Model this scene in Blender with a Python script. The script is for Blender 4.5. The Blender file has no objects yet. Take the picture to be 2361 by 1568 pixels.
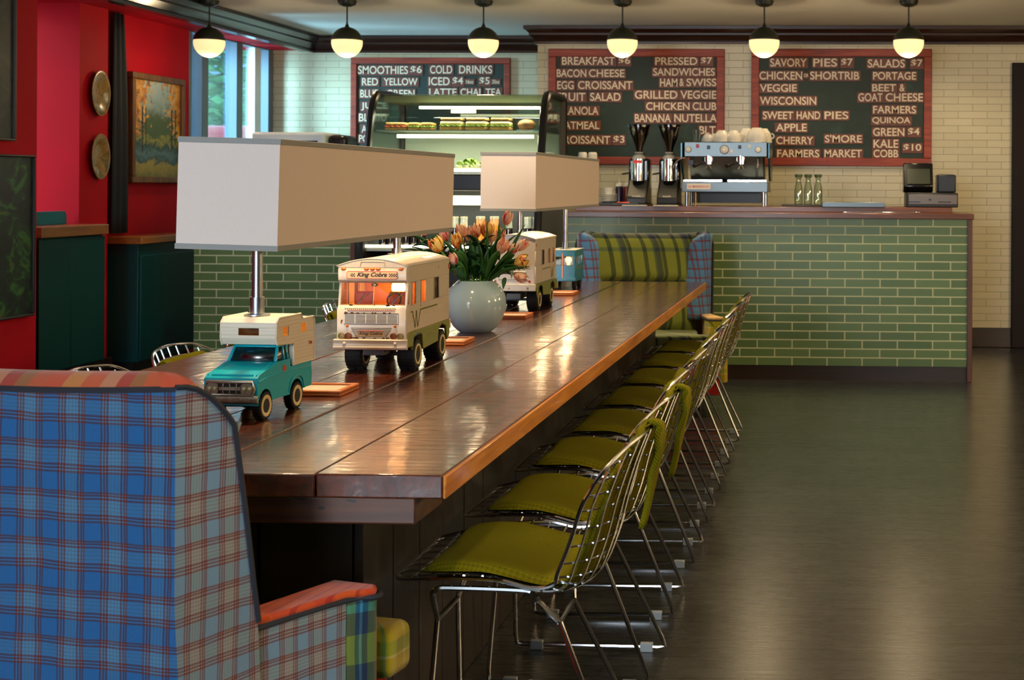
import bpy, bmesh, math, random
from math import sin, cos, pi, radians, sqrt, atan2
from mathutils import Vector, Matrix
S = bpy.context.scene
COL = S.collection
# ---------------- camera ----------------
F, IW, IH, CH = 3250.0, 2361, 1568, 1.30
CR = Matrix.Rotation(radians(2.2), 3, 'Z') @ Matrix.Rotation(pi/2, 3, 'X') @ Matrix.Rotation(radians(.3), 3, 'Z')
PX, PY = 1799.15, 429.35
cam = bpy.data.cameras.new('camera')
cam.sensor_fit = 'HORIZONTAL'; cam.sensor_width = 36.0
cam.lens = F/IW*36.0
cam.shift_x = (IW/2-PX)/IW; cam.shift_y = (PY-IH/2)/IW
cam.clip_start = .05; cam.clip_end = 200
cam.dof.use_dof = True; cam.dof.focus_distance = 4.1; cam.dof.aperture_fstop = 10.0
camo = bpy.data.objects.new('camera', cam); COL.objects.link(camo)
camo.matrix_world = Matrix.Translation((0, 0, CH)) @ CR.to_4x4()
S.camera = camo
# ---------------- world / light / exposure ----------------
S.view_settings.view_transform = 'Standard'; S.view_settings.look = 'None'
S.view_settings.gamma = 1.0; S.view_settings.use_curve_mapping = False
S.view_settings.exposure = .22
W = bpy.data.worlds.new('world'); S.world = W; W.use_nodes = True
W.node_tree.nodes['Background'].inputs[0].default_value = (.72, .86, 1.0, 1)
W.node_tree.nodes['Background'].inputs[1].default_value = 5.0
S.cycles.max_bounces = 8; S.cycles.diffuse_bounces = 4; S.cycles.glossy_bounces = 4
S.cycles.transmission_bounces = 8; S.cycles.transparent_max_bounces = 16
S.cycles.sample_clamp_indirect = 4.0; S.cycles.caustics_reflective = False; S.cycles.caustics_refractive = False
S.cycles.use_denoising = True

def lamp(name, kind, loc, energy, color=(1, .72, .42), size=.05, spot=None, blend=.6, rot=None, parent=None, sy=None):
    l = bpy.data.lights.new(name, kind); l.energy = energy; l.color = color
    if kind == 'AREA':
        l.size = size
        if sy: l.shape = 'RECTANGLE'; l.size_y = sy
    else: l.shadow_soft_size = size
    if kind == 'SPOT': l.spot_size = spot; l.spot_blend = blend
    o = bpy.data.objects.new(name, l); COL.objects.link(o); o.location = loc
    if rot: o.rotation_euler = rot
    if parent: o.parent = parent
    return o
WARM = (1, .74, .42)
# bright overcast sky light slanting in through the alcove windows on the left
sun = bpy.data.lights.new('sky_light', 'SUN'); sun.energy = .5; sun.angle = radians(50); sun.color = (.74, .89, 1.0)
suno = bpy.data.objects.new('sky_light', sun); COL.objects.link(suno)
for y in (3.2, 5.6, 7.6): lamp('right_fill_light', 'POINT', (3.15, y, 1.75), 100, (1, .70, .38), .14)  # added warm fill from the right for the lamp shades; no real sconces
lamp('rear_fill_spot', 'SPOT', (-2.4, -6.0, 2.1), 1500, (.90, .95, 1.0), 1.0, radians(40), .6, rot=(Vector((-1.5, 3.5, 1.25))-Vector((-2.4, -6, 2.1))).to_track_quat('-Z', 'Y').to_euler())  # added spot behind the viewer that brightens the shade fronts
lamp('window_fill_spot', 'SPOT', (-8.6, 9.3, 2.9), 6500, (.74, .90, 1.0), .9, radians(50), .5, rot=(Vector((-3.4, 12.2, 1.7))-Vector((-8.6, 9.3, 2.9))).to_track_quat('-Z', 'Y').to_euler())  # added spot outside the window, standing in for daylight on the recess wall
lamp('ceiling_fill_spot', 'SPOT', (-8.2, 10.6, .1), 3200, (.70, .88, 1.0), .9, radians(50), .5, rot=(Vector((-3.2, 11.4, 2.6))-Vector((-8.2, 10.6, .1))).to_track_quat('-Z', 'Y').to_euler())  # added low spot outdoors that lifts the ceiling with cool light
suno.rotation_euler = Vector((1, .35, -.25)).to_track_quat('-Z', 'Y').to_euler()
# added warm fill spots under the ceiling, over table and aisle; no known fittings
for i, (x, y, e) in enumerate([(-1.45, 3.9, 150), (-1.45, 5.7, 150), (-1.45, 7.4, 130), (.45, 4.0, 110), (.6, 6.3, 90), (-.1, 2.2, 70)]):
    lamp('overhead_fill_spot', 'SPOT', (x, y, 2.57), e, WARM, .06, radians(95), .9)
for x in (-1.3, -.45, .45, -3.9):              # row of downlights close in front of the tiled counter
    lamp('counter_downlight', 'SPOT', (x, 9.16, 2.57), 75, (1, .80, .50), .05, radians(80), .8)
for x in (-1.62, -.25, 1.0):
    lamp('back_wall_spot', 'SPOT', (x, 10.75, 2.57), 22, (1, .78, .45), .06, radians(110), .9, rot=(radians(12), 0, 0))  # spots without fittings that brighten the back wall

def ray(px, py): return CR @ Vector(((px-PX)/F, -(py-PY)/F, -1))
def on(px, py, ax, v):                    # point of the picture ray on the world plane x, y or z = v
    r = ray(px, py); i = 'xyz'.index(ax); c = Vector((0, 0, CH)); return c + r*((v-c[i])/r[i])

# ---------------- mesh builder ----------------
class MB:
    def __init__(s): s.v = []; s.f = []; s.m = []; s.mi = 0
    def add(s, vs, fs, M=None):
        b = len(s.v); s.v += [tuple(M @ Vector(p)) if M else tuple(p) for p in vs]
        s.f += [tuple(b+i for i in f) for f in fs]; s.m += [s.mi]*len(fs); return s
    def box(s, x0, x1, y0, y1, z0, z1, M=None):
        return s.add([(x, y, z) for x in (x0, x1) for y in (y0, y1) for z in (z0, z1)],
            [(0, 1, 3, 2), (4, 6, 7, 5), (0, 4, 5, 1), (2, 3, 7, 6), (0, 2, 6, 4), (1, 5, 7, 3)], M)
    def cbox(s, c, d, M=None):
        return s.box(c[0]-d[0]/2, c[0]+d[0]/2, c[1]-d[1]/2, c[1]+d[1]/2, c[2]-d[2]/2, c[2]+d[2]/2, M)
    def tube(s, pts, r, n=8, closed=False, flat=1.0):
        pts = [Vector(p) for p in pts]; N = len(pts)
        rs = r if isinstance(r, (list, tuple)) else [r]*N
        T = []
        for i in range(N):
            a = pts[(i-1) % N] if (closed or i) else pts[i]; b = pts[(i+1) % N] if (closed or i < N-1) else pts[i]
            T.append((b-a).normalized())
        u = T[0].orthogonal().normalized(); vs = []
        for i in range(N):
            if i:
                ax = T[i-1].cross(T[i])
                if ax.length > 1e-8: u = Matrix.Rotation(T[i-1].angle(T[i]), 3, ax.normalized()) @ u
            u = (u - T[i]*u.dot(T[i])).normalized(); w = T[i].cross(u)
            vs += [pts[i]+(u*cos(2*pi*k/n)+w*sin(2*pi*k/n)*flat)*rs[i] for k in range(n)]
        fs = [(i*n+k, i*n+(k+1) % n, ((i+1) % N)*n+(k+1) % n, ((i+1) % N)*n+k) for i in range(N if closed else N-1) for k in range(n)]
        if not closed: fs += [tuple(range(n))[::-1], tuple((N-1)*n+k for k in range(n))]
        return s.add(vs, fs)
    def cyl(s, p, q, r, n=16, r2=None): return s.tube([p, q], [r, r if r2 is None else r2], n)
    def lathe(s, prof, c=(0, 0, 0), n=24, M=None, cap=True):
        vs = [(c[0]+r*cos(2*pi*k/n), c[1]+r*sin(2*pi*k/n), c[2]+z) for r, z in prof for k in range(n)]
        fs = [(i*n+k, i*n+(k+1) % n, (i+1)*n+(k+1) % n, (i+1)*n+k) for i in range(len(prof)-1) for k in range(n)]
        if cap: fs += [tuple(range(n))[::-1], tuple((len(prof)-1)*n+k for k in range(n))]
        return s.add(vs, fs, M)
    def prism(s, poly, a, b, axis='x', M=None):
        n = len(poly)
        def P(p, t): return (t, p[0], p[1]) if axis == 'x' else (p[0], t, p[1]) if axis == 'y' else (p[0], p[1], t)
        return s.add([P(p, a) for p in poly]+[P(p, b) for p in poly],
            [tuple(range(n)), tuple(range(2*n-1, n-1, -1))]+[(i, n+i, n+(i+1) % n, (i+1) % n) for i in range(n)], M)
    def grid(s, fn, nu, nv, cu=False, cv=False, M=None):
        vs = [fn(i/(nu if cu else nu-1), j/(nv if cv else nv-1)) for i in range(nu) for j in range(nv)]
        fs = [(i*nv+j, ((i+1) % nu)*nv+j, ((i+1) % nu)*nv+(j+1) % nv, i*nv+(j+1) % nv)
              for i in range(nu if cu else nu-1) for j in range(nv if cv else nv-1)]
        return s.add(vs, fs, M)
    def ball(s, c, r, nu=16, nv=10, sc=(1, 1, 1), M=None):
        prof = [(max(1e-4, sin(pi*j/nv)), -cos(pi*j/nv)) for j in range(nv+1)]
        vs = [(c[0]+r*sc[0]*p*cos(2*pi*k/nu), c[1]+r*sc[1]*p*sin(2*pi*k/nu), c[2]+r*sc[2]*z) for p, z in prof for k in range(nu)]
        fs = [(i*nu+k, i*nu+(k+1) % nu, (i+1)*nu+(k+1) % nu, (i+1)*nu+k) for i in range(nv) for k in range(nu)]
        return s.add(vs, fs, M)
    def build(s, name, mats, parent=None, bevel=0, seg=2, sub=0, solid=0, smooth=40, loc=None, rz=None):
        me = bpy.data.meshes.new(name); me.from_pydata(s.v, [], s.f)
        if not isinstance(mats, (list, tuple)): mats = [mats]
        for m in mats: me.materials.append(m)
        me.polygons.foreach_set('material_index', [min(i, len(mats)-1) for i in s.m])
        bm = bmesh.new(); bm.from_mesh(me); bmesh.ops.recalc_face_normals(bm, faces=bm.faces); bm.to_mesh(me); bm.free()
        if smooth: me.shade_smooth(); me.set_sharp_from_angle(angle=radians(smooth))
        me.update()
        o = bpy.data.objects.new(name, me); COL.objects.link(o)
        if parent: o.parent = parent
        if loc: o.location = loc
        if rz: o.rotation_euler = (0, 0, rz)
        if solid: md = o.modifiers.new('solid', 'SOLIDIFY'); md.thickness = solid; md.offset = 0
        if bevel: md = o.modifiers.new('bevel', 'BEVEL'); md.width = bevel; md.segments = seg; md.limit_method = 'ANGLE'; md.angle_limit = radians(40)
        if sub: md = o.modifiers.new('sub', 'SUBSURF'); md.levels = sub; md.render_levels = sub
        return o

def tag(o, label, cat, group=None):
    o['label'] = label; o['category'] = cat
    if group: o['group'] = group
    return o
def thing(name, label, cat, loc=(0, 0, 0), rz=0, group=None, rot=None):
    o = bpy.data.objects.new(name, None); COL.objects.link(o); o.empty_display_size = .05
    o.location = loc; o.rotation_euler = rot or (0, 0, rz); return tag(o, label, cat, group)
def struct(o): o['kind'] = 'structure'; return o
def copy_tree(o, parent=None):
    c = o.copy(); COL.objects.link(c)
    if parent: c.parent = parent
    for ch in list(o.children): copy_tree(ch, c)
    return c
def smoothpath(pts, n=6, closed=False):    # Catmull-Rom through the given points
    P = [Vector(p) for p in pts]; N = len(P); out = []
    for i in range(N if closed else N-1):
        p0 = P[(i-1) % N] if (closed or i > 0) else P[i]; p1 = P[i]; p2 = P[(i+1) % N]
        p3 = P[(i+2) % N] if (closed or i < N-2) else p2
        for k in range(n):
            t = k/n
            out.append(.5*((2*p1)+(p2-p0)*t+(2*p0-5*p1+4*p2-p3)*t*t+(3*p1-p0-3*p2+p3)*t**3))
    if not closed: out.append(P[-1])
    return out

# ---------------- materials ----------------
def lin(h):
    h = h.lstrip('#'); c = [int(h[i:i+2], 16)/255 for i in (0, 2, 4)]
    return tuple(x/12.92 if x <= .04045 else ((x+.055)/1.055)**2.4 for x in c)+(1,)
class NT:
    def __init__(s, name):
        s.mat = bpy.data.materials.new(name); s.mat.use_nodes = True; s.t = s.mat.node_tree
        s.bsdf = s.t.nodes['Principled BSDF']; s.out = s.t.nodes['Material Output']
    def new(s, typ, **kw):
        n = s.t.nodes.new(typ)
        for k, v in kw.items():
            if k.startswith('i_'): s.put(n.inputs[int(k[2:]) if k[2:].isdigit() else k[2:].replace('_', ' ')], v)
            else: setattr(n, k, v)
        return n
    def put(s, sock, v):
        if hasattr(v, 'is_linked') or isinstance(v, bpy.types.NodeSocket): s.t.links.new(v, sock)
        else: sock.default_value = v
    def set(s, name, v): s.put(s.bsdf.inputs[name], v)
    def obj(s): return s.new('ShaderNodeTexCoord').outputs['Object']
    def gen(s): return s.new('ShaderNodeTexCoord').outputs['Generated']
    def map(s, vec, scale=(1, 1, 1), loc=(0, 0, 0), rot=(0, 0, 0)):
        return s.new('ShaderNodeMapping', i_Vector=vec, i_Scale=scale, i_Location=loc, i_Rotation=rot).outputs[0]
    def noise(s, vec, scale=5, detail=4, rough=.55, dist=0):
        return s.new('ShaderNodeTexNoise', i_Vector=vec, i_Scale=scale, i_Detail=detail, i_Roughness=rough, i_Distortion=dist).outputs[0]
    def math(s, op, a, b=0.0, clamp=False):
        return s.new('ShaderNodeMath', operation=op, use_clamp=clamp, i_0=a, i_1=b).outputs[0]
    def xyz(s, vec): return s.new('ShaderNodeSeparateXYZ', i_0=vec).outputs
    def comb(s, x=0.0, y=0.0, z=0.0): return s.new('ShaderNodeCombineXYZ', i_0=x, i_1=y, i_2=z).outputs[0]
    def ramp(s, fac, stops, interp='LINEAR'):
        n = s.new('ShaderNodeValToRGB', i_0=fac); r = n.color_ramp; r.interpolation = interp
        while len(r.elements) > 1: r.elements.remove(r.elements[-1])
        for i, (p, c) in enumerate(stops):
            e = r.elements[0] if i == 0 else r.elements.new(p)
            e.position = p; e.color = lin(c) if isinstance(c, str) else (c, c, c, 1) if isinstance(c, (int, float)) else c
        return n.outputs[0]
    def mix(s, fac, a, b, mode='MIX'):
        n = s.new('ShaderNodeMix', data_type='RGBA', blend_type=mode)
        s.put(n.inputs[0], fac); s.put(n.inputs[6], lin(a) if isinstance(a, str) else a); s.put(n.inputs[7], lin(b) if isinstance(b, str) else b)
        return n.outputs[2]
    def bump(s, h, strength=.3, dist=.01):
        s.set('Normal', s.new('ShaderNodeBump', i_Height=h, i_Strength=strength, i_Distance=dist).outputs[0]); return s
def M(name, col, rough=.5, metal=0.0, var=0.0, vs=8.0, bump=0.0, bs=60.0, emit=0.0, coat=0.0, spec=None, ecol=None, sheen=0):
    n = NT(name); c = lin(col)
    n.set('Base Color', c); n.set('Roughness', rough); n.set('Metallic', metal)
    if var:
        f = n.noise(n.obj(), vs, 5); d = tuple(x*(1-var) for x in c[:3])+(1,)
        n.set('Base Color', n.mix(n.ramp(f, [(.3, 0.0), (.7, 1.0)]), c, d))
    if bump: n.bump(n.noise(n.obj(), bs, 3), bump, .004)
    if emit: n.set('Emission Color', lin(ecol or col)); n.set('Emission Strength', emit)
    if coat: n.set('Coat Weight', coat); n.set('Coat Roughness', .08)
    if spec is not None: n.set('Specular IOR Level', spec)
    if sheen: n.set('Sheen Weight', sheen)
    return n.mat
def glass(name, col='#ffffff', gl=.08, rough=.02):
    n = NT(name); tr = n.new('ShaderNodeBsdfTransparent', i_0=lin(col)); g = n.new('ShaderNodeBsdfGlossy', i_0=(1, 1, 1, 1), i_1=rough)
    fr = n.new('ShaderNodeLayerWeight', i_0=.25).outputs['Fresnel']
    mx = n.new('ShaderNodeMixShader', i_0=n.math('ADD', n.math('MULTIPLY', fr, .5), gl), i_1=tr.outputs[0], i_2=g.outputs[0])
    n.t.links.new(mx.outputs[0], n.out.inputs[0]); return n.mat
def wood(name, c1, c2, c3, axis='x', sc=1.0, rough=.4, coat=0.0, bump=.1, island=.0):
    n = NT(name); st = {'x': (1.2, 16, 16), 'y': (16, 1.2, 16), 'z': (16, 16, 1.2)}[axis]
    v = n.map(n.obj(), tuple(a*sc for a in st))
    f = n.noise(v, 1.6, 6, .6, 1.2)
    col = n.ramp(f, [(.25, c1), (.5, c2), (.78, c3)])
    if island:
        ri = n.new('ShaderNodeNewGeometry').outputs['Random Per Island']
        col = n.mix(n.math('MULTIPLY', ri, island), col, c1)
    n.set('Base Color', col); n.set('Roughness', rough)
    if coat: n.set('Coat Weight', coat); n.set('Coat Roughness', .12)
    if bump: n.bump(f, bump, .004)
    return n.mat
def tile(name, c1, c2, mortar, ox=0.0, oz=0.0, rough=.3, msize=.0035, bump=.4, bw=.2340, rh=.0587, msm=.1):
    n = NT(name); x = n.xyz(n.obj())
    v = n.comb(n.math('ADD', x[0], ox), n.math('ADD', x[2], oz), 0.0)
    b = n.new('ShaderNodeTexBrick', i_Vector=v, i_Color1=lin(c1), i_Color2=lin(c2), i_Mortar=lin(mortar), i_Scale=1.0, i_Mortar_Size=msize,
              i_Mortar_Smooth=msm, i_Bias=0.0, i_Brick_Width=bw, i_Row_Height=rh)
    b.offset = .5; b.squash = 1.0
    cl = n.mix(n.math('MULTIPLY', n.noise(n.obj(), 9, 4), .35), b.outputs[0], tuple(a*.75 for a in lin(c2)[:3])+(1,))
    n.set('Base Color', cl); n.set('Roughness', n.math('ADD', n.math('MULTIPLY', b.outputs[1], .4), rough))
    n.bump(n.math('SUBTRACT', n.math('MULTIPLY', n.noise(n.obj(), 14, 2), .3), b.outputs[1]), bump, .003)
    return n.mat
def plaid(name, warp, weft, pu, pv, mode='xz', rough=.85):
    n = NT(name); x = n.xyz(n.obj())
    u, v = {'xz': (n.math('ADD', x[0], x[1]), x[2]), 'xy': (x[0], x[1]), 'yx': (x[1], x[0])}[mode]
    wob = n.math('MULTIPLY', n.noise(n.obj(), 7, 2), .012)
    fu = n.math('FRACT', n.math('MULTIPLY', n.math('ADD', n.math('ADD', u, wob), 10.0), 1/pu)); fv = n.math('FRACT', n.math('MULTIPLY', n.math('ADD', n.math('ADD', v, wob), 10.0), 1/pv))
    a_, b_ = n.ramp(fu, warp, 'CONSTANT'), n.ramp(fv, weft, 'CONSTANT')
    c = n.mix(.42, n.mix(.5, a_, b_), n.mix(1.0, a_, b_, 'DARKEN'))
    nz = n.noise(n.obj(), 420, 2)
    c = n.mix(n.math('MULTIPLY', nz, .45), c, n.mix(.5, c, '#000000'))
    n.set('Base Color', c); n.set('Roughness', rough); n.set('Sheen Weight', .25); n.set('Specular IOR Level', .2)
    n.bump(nz, .35, .002); return n.mat

chrome = M('chrome', '#d8dce0', .12, 1.0)
steel = M('brushed_steel', '#b9c0c6', .28, 1.0)
galv = M('galvanised_steel', '#aeb8c2', .3, 1.0, var=.25, vs=30)
black = M('black_plastic', '#0c0d0f', .4)
blackgl = M('black_gloss', '#08090b', .15)
rubber = M('black_rubber', '#0b0c0e', .7, bump=.3, bs=300)
white = M('white_ceramic', '#e9e4d6', .2)
paper = M('white_paper', '#efe9da', .7)
cream = None
# ================= the room =================
YB, YR, XC, XL = 11.515, 12.298, -2.446, -4.62       # back wall, recess wall, wall corner, left header plane
ZC, ZH = 2.605, 2.47
redpaint = M('red_wall_paint', '#b4041c', .7, var=.12, vs=3, spec=.15)
n = NT('floor_boards'); x = n.xyz(n.obj())
v = n.comb(x[0], x[1], 0.0)
b = n.new('ShaderNodeTexBrick', i_Vector=v, i_Color1=lin('#242826'), i_Color2=lin('#121514'), i_Mortar=lin('#000000'), i_Scale=1.0, i_Mortar_Size=.0038, i_Mortar_Smooth=.1, i_Bias=0.0, i_Brick_Width=.62, i_Row_Height=.079)
b.offset = .37; b.offset_frequency = 3; b.squash = 1.5; b.squash_frequency = 2
gr = n.noise(n.map(n.obj(), (2, 40, 1)), 2, 5, .6)
n.set('Base Color', n.mix(n.math('MULTIPLY', gr, .5), b.outputs[0], '#1f201d'))
n.set('Roughness', n.math('ADD', n.math('MULTIPLY', gr, .16), .20))
n.bump(n.math('SUBTRACT', n.math('MULTIPLY', n.noise(n.map(n.obj(), (1.5, 9, 1)), 2, 2, .5), .35), b.outputs[1]), .3, .002)
n.set('Specular IOR Level', .75); n.set('Coat Weight', .6); n.set('Coat Roughness', .24); floorm = n.mat
plaster = M('white_ceiling_plaster', '#d9d8d0', .8, var=.04, vs=2)
crownw = wood('dark_crown_wood', '#1c0d08', '#2c150c', '#3d2012', 'x', .6, .3, .2, .05)
crownl = wood('dark_beam_wood', '#15131a', '#1e1a22', '#2a2128', 'y', .6, .3, .3, .05)
whitetile = tile('white_brick_tile', '#c6bfa2', '#bdb598', '#857e66', .05, .02, .35, .0022, .25)
basewood = wood('dark_base_wood', '#120b08', '#22140d', '#301d12', 'x', .8, .45)

o = MB().box(-5.9, 3.3, -2.6, 12.6, -.12, 0).build('floor', floorm); struct(o)
o = MB().box(-5.9, 3.3, -2.6, 12.6, ZC, ZC+.12).build('ceiling', plaster); struct(o)
o = MB().box(XC, 3.3, YB, YB+.14, 0, ZC).box(XC, XC+.14, YB+.14, YR, 0, ZC).build('wall_back', whitetile); struct(o)
o = MB().box(-5.2, XC, YR, YR+.14, 0, ZC).build('wall_recess', whitetile); struct(o)
o = MB().box(3.3, 3.42, -2.6, 12.6, 0, ZC).build('wall_right', M('dim_wall_paint', '#4a4038', .7)); struct(o)
# rear wall behind the viewer, with a wide shop window left open to the street
o = MB().box(-5.9, 3.3, -2.72, -2.6, 0, .7).box(-5.9, 3.3, -2.72, -2.6, 2.35, ZC).box(-5.9, -4.0, -2.72, -2.6, .7, 2.35).box(-.2, 3.3, -2.72, -2.6, .7, 2.35).build('wall_rear', M('dark_rear_wall_paint', '#2a2826', .8)); struct(o)
# left wall: near wall, header over the alcove, alcove walls, pilaster
o = MB().box(XL-.12, XL, -2.6, 7.996, 0, ZC).build('wall_left', redpaint); struct(o)
o = MB().box(XL-.10, XL, 7.996, YR, ZH, ZC).build('trim_1', crownl); struct(o)
XW, XP = -4.98, -4.95
m = MB().box(-5.62, -5.5, 7.876, 9.06, 0, 1.0).box(-5.62, -5.5, 7.876, 9.06, 2.45, ZC).box(-5.62, XL-.12, 7.876, 7.996, 0, ZC)
m.box(-5.62, XW, 9.42, 10.686, 0, ZC)
o = m.build('wall_alcove', redpaint); struct(o)
o = MB().box(-5.62, XP, 9.06, 9.42, 0, ZC).build('wall_pilaster', redpaint); struct(o)
o = MB().box(-5.6, XP+.03, 9.03, 9.45, 0, .11).build('baseboard_left', basewood, bevel=.006); struct(o)
o = MB().box(-5.6, XL-.1, 7.99, YR, ZH+.01, ZH+.05).build('ceiling_alcove', redpaint); struct(o)
# wall below and above the window
o = MB().box(-5.12, XW, 10.686, YR, 0, 1.60).box(-5.12, XW, 10.686, YR, 2.52, ZC).build('wall_window', redpaint); struct(o)
wf = M('grey_window_frame', '#5c6a78', .4)
m = MB()
for px0, px1 in ((464, 478), (544, 557), (617, 629)):
    a = on(px0, 200, 'x', XW).y; c = on(px1, 200, 'x', XW).y; m.box(XW-.09, XW+.01, a, min(c, YR), 1.60, 2.52)
m.box(XW-.07, XW+.005, 10.686, 10.73, 1.60, 2.52).box(XW-.07, XW+.005, 10.686, YR, 2.47, 2.52)
w1 = m.build('window_1', wf, bevel=.004); struct(w1)
MB().box(XW-.12, XW+.05, 10.66, YR, 1.57, 1.60).build('window_sill', M('white_sill', '#c9ccc8', .5), w1)
MB().box(XW-.05, XW-.044, 10.70, YR, 1.60, 2.50).build('glass_pane', glass('window_glass', '#d8f2fa', .03), w1)
MB().box(XW-.06, XW-.01, on(590, 200, 'x', XW).y, on(604, 200, 'x', XW).y, 1.6, 2.5).build('mullion', M('pale_mullion', '#dfe6e6', .5), w1)
# crown mouldings swept round the room with mitred corners
def sweep(path, prof):
    m = MB(); P = [Vector(p) for p in path]; k = len(prof)
    for i, p in enumerate(P):
        d0 = (p-P[i-1]).normalized() if i else None; d1 = (P[i+1]-p).normalized() if i < len(P)-1 else None
        n0 = Vector((d0.y, -d0.x)) if d0 else None; n1 = Vector((d1.y, -d1.x)) if d1 else None
        nn = n0 or n1
        if n0 and n1: nn = (n0+n1); nn = nn/(1+n0.dot(n1))
        m.v += [(p.x+nn.x*d, p.y+nn.y*d, z) for d, z in prof]
    for i in range(len(P)-1):
        for j in range(k-1): m.f.append((i*k+j, i*k+j+1, (i+1)*k+j+1, (i+1)*k+j)); m.m.append(0)
    return m
prof = [(.0, ZH-.012), (.022, ZH-.012), (.026, ZH+.008), (.018, ZH+.014), (.03, ZH+.03), (.052, ZH+.052), (.062, ZH+.06), (.062, ZH+.075), (.085, ZH+.098), (.10, ZH+.105), (.10, ZC-.004), (.0, ZC-.004)]
o = sweep([(XL, -2.5), (XL, YR)], prof).build('trim_2', crownl, smooth=30); struct(o)
o = sweep([(XL, YR-1e-3), (XL, YR), (XC, YR), (XC, YB), (3.3, YB)], prof).build('trim_3', crownw, smooth=30); struct(o)
o = MB().box(.93, 3.3, YB-.02, YB, 0, .16).build('baseboard_back', basewood, bevel=.005); struct(o)
# dark door at the right end of the back wall
d = MB().box(1.435, 1.56, YB-.05, YB, 0, 2.31).box(2.5, 2.62, YB-.05, YB, 0, 2.31).box(1.56, 2.5, YB-.05, YB, 2.2, 2.31).build('door_1', M('dark_door_frame', '#150a0a', .6, spec=.2), bevel=.006); struct(d)
MB().box(1.56, 2.5, YB-.02, YB-.002, 0, 2.2).build('door_leaf', M('black_door', '#06090b', .7), d)
MB().cyl((1.62, YB-.03, 1.0), (1.62, YB-.08, 1.0), .02).cyl((1.62, YB-.07, 1.0), (1.74, YB-.07, 1.0), .01).build('door_handle', steel, d)

# dark drape hanging at the far side of the pilaster
m = MB()
def drape(i, j):
    z = .95+(ZH-.95)*j; w = .24*(.62+.38*(1-j**3)) ; y = 9.47+i*w
    return (XW+.03+.010*sin(i*18)+.01*j, y, z)
m.grid(drape, 40, 12)
tag(m.build('curtain', M('navy_curtain', '#0c1420', .8), solid=.008), 'dark navy drape hanging between the plate pilaster and the autumn painting', 'curtain')

# ---- cabinets of the left alcove ----
teal = M('dark_green_cabinet_paint', '#02393c', .4, spec=.3)
slabw = wood('light_slab_wood', '#6b3c17', '#8d5626', '#a8702f', 'y', .8, .35, .4)
t = thing('cabinet', 'dark green cabinet with two doors and teal backsplash beside the red pilaster', 'cabinet', (-5.0, 8.63, 0), 0, 'dark green cabinets in the alcove')
MB().box(-.45, .235, -.385, .385, .14, .965).build('body', teal, t, bevel=.004)
MB().box(-.45, .18, -.37, .37, 0, .14).build('plinth', black, t)
for y0, y1 in ((-.38, -.03), (-.026, .38)): MB().box(.235, .252, y0, y1, .15, .955).build('door', teal, t, bevel=.003)
MB().box(-.46, .27, -.39, .395, .965, 1.03).build('worktop', slabw, t, bevel=.004)
MB().prism([(-.40, 1.03), (.375, 1.03), (.375, 1.09), (.355, 1.115), (-.40, 1.115)], -.02, .0, 'x').build('backsplash', M('teal_laminate', '#067a90', .35), t, bevel=.003)
t = thing('cabinet', 'dark green cabinet with wooden top under the autumn landscape painting', 'cabinet', (-4.9, 9.86, 0), 0, 'dark green cabinets in the alcove')
MB().box(-.075, .14, -.39, .45, .07, .88).build('body', teal, t, bevel=.004)
MB().box(-.075, .10, -.37, .43, 0, .07).build('plinth', black, t)
MB().box(.14, .155, -.375, .44, .08, .80).build('door', teal, t, bevel=.003)
MB().box(-.075, .17, -.40, .46, .88, .93).build('worktop', slabw, t, bevel=.004)

# ---- pictures and plates ----
def canvas(name, kind):
    n = NT(name); g = n.gen(); x = n.xyz(g); U, V = x[1], x[2]
    n1 = n.noise(n.map(g, (1, 14, 22)), 1.0, 4, .6); n2 = n.noise(n.map(g, (1, 5, 7)), 1.0, 5, .65, 1.0)
    if kind == 'autumn':
        wob = n.math('MULTIPLY', n.math('SUBTRACT', n2, .5), .35)
        vv = n.math('ADD', V, wob)
        c = n.ramp(vv, [(0, '#6d6a22'), (.12, '#9a8a34'), (.17, '#27454c'), (.24, '#54727a'), (.33, '#1d3a38'), (.38, '#8f8b3a'), (.44, '#3f5526'), (.62, '#4b5a2a'), (.75, '#8ea6a8'), (1.0, '#a9bfc4')])
        side = n.math('ABSOLUTE', n.math('SUBTRACT', U, .52))
        fol = n.math('GREATER_THAN', n.math('ADD', n.math('ADD', n1, n.math('MULTIPLY', side, .75)), n.math('MULTIPLY', n.math('SUBTRACT', V, .55), .25)), .74)
        fol = n.math('MULTIPLY', fol, n.math('GREATER_THAN', V, .42))
        c = n.mix(fol, c, n.ramp(n2, [(.35, '#7a4416'), (.5, '#c98a35'), (.62, '#dfae5a')]))
        for tx, wd, z0 in ((.2, .012, .25), (.27, .008, .3), (.82, .014, .3), (.9, .009, .35)):
            tr = n.math('MULTIPLY', n.math('LESS_THAN', n.math('ABSOLUTE', n.math('SUBTRACT', n.math('ADD', U, n.math('MULTIPLY', n2, .03)), tx+.015)), wd), n.math('GREATER_THAN', V, z0))
            c = n.mix(n.math('MULTIPLY', tr, n.math('LESS_THAN', V, .72)), c, '#1c160e')
    elif kind == 'dark':
        c = n.ramp(n2, [(.3, '#050708'), (.46, '#0c1214'), (.55, '#14301c'), (.62, '#2f6a26'), (.68, '#5c4a1c'), (.8, '#141a14')])
    else:
        c = n.ramp(n2, [(.3, '#0a0d12'), (.5, '#191d1f'), (.65, '#2e3330'), (.8, '#3d3a26')])
    n.set('Base Color', c); n.set('Roughness', .45); n.bump(n1, .2, .002); return n.mat
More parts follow.
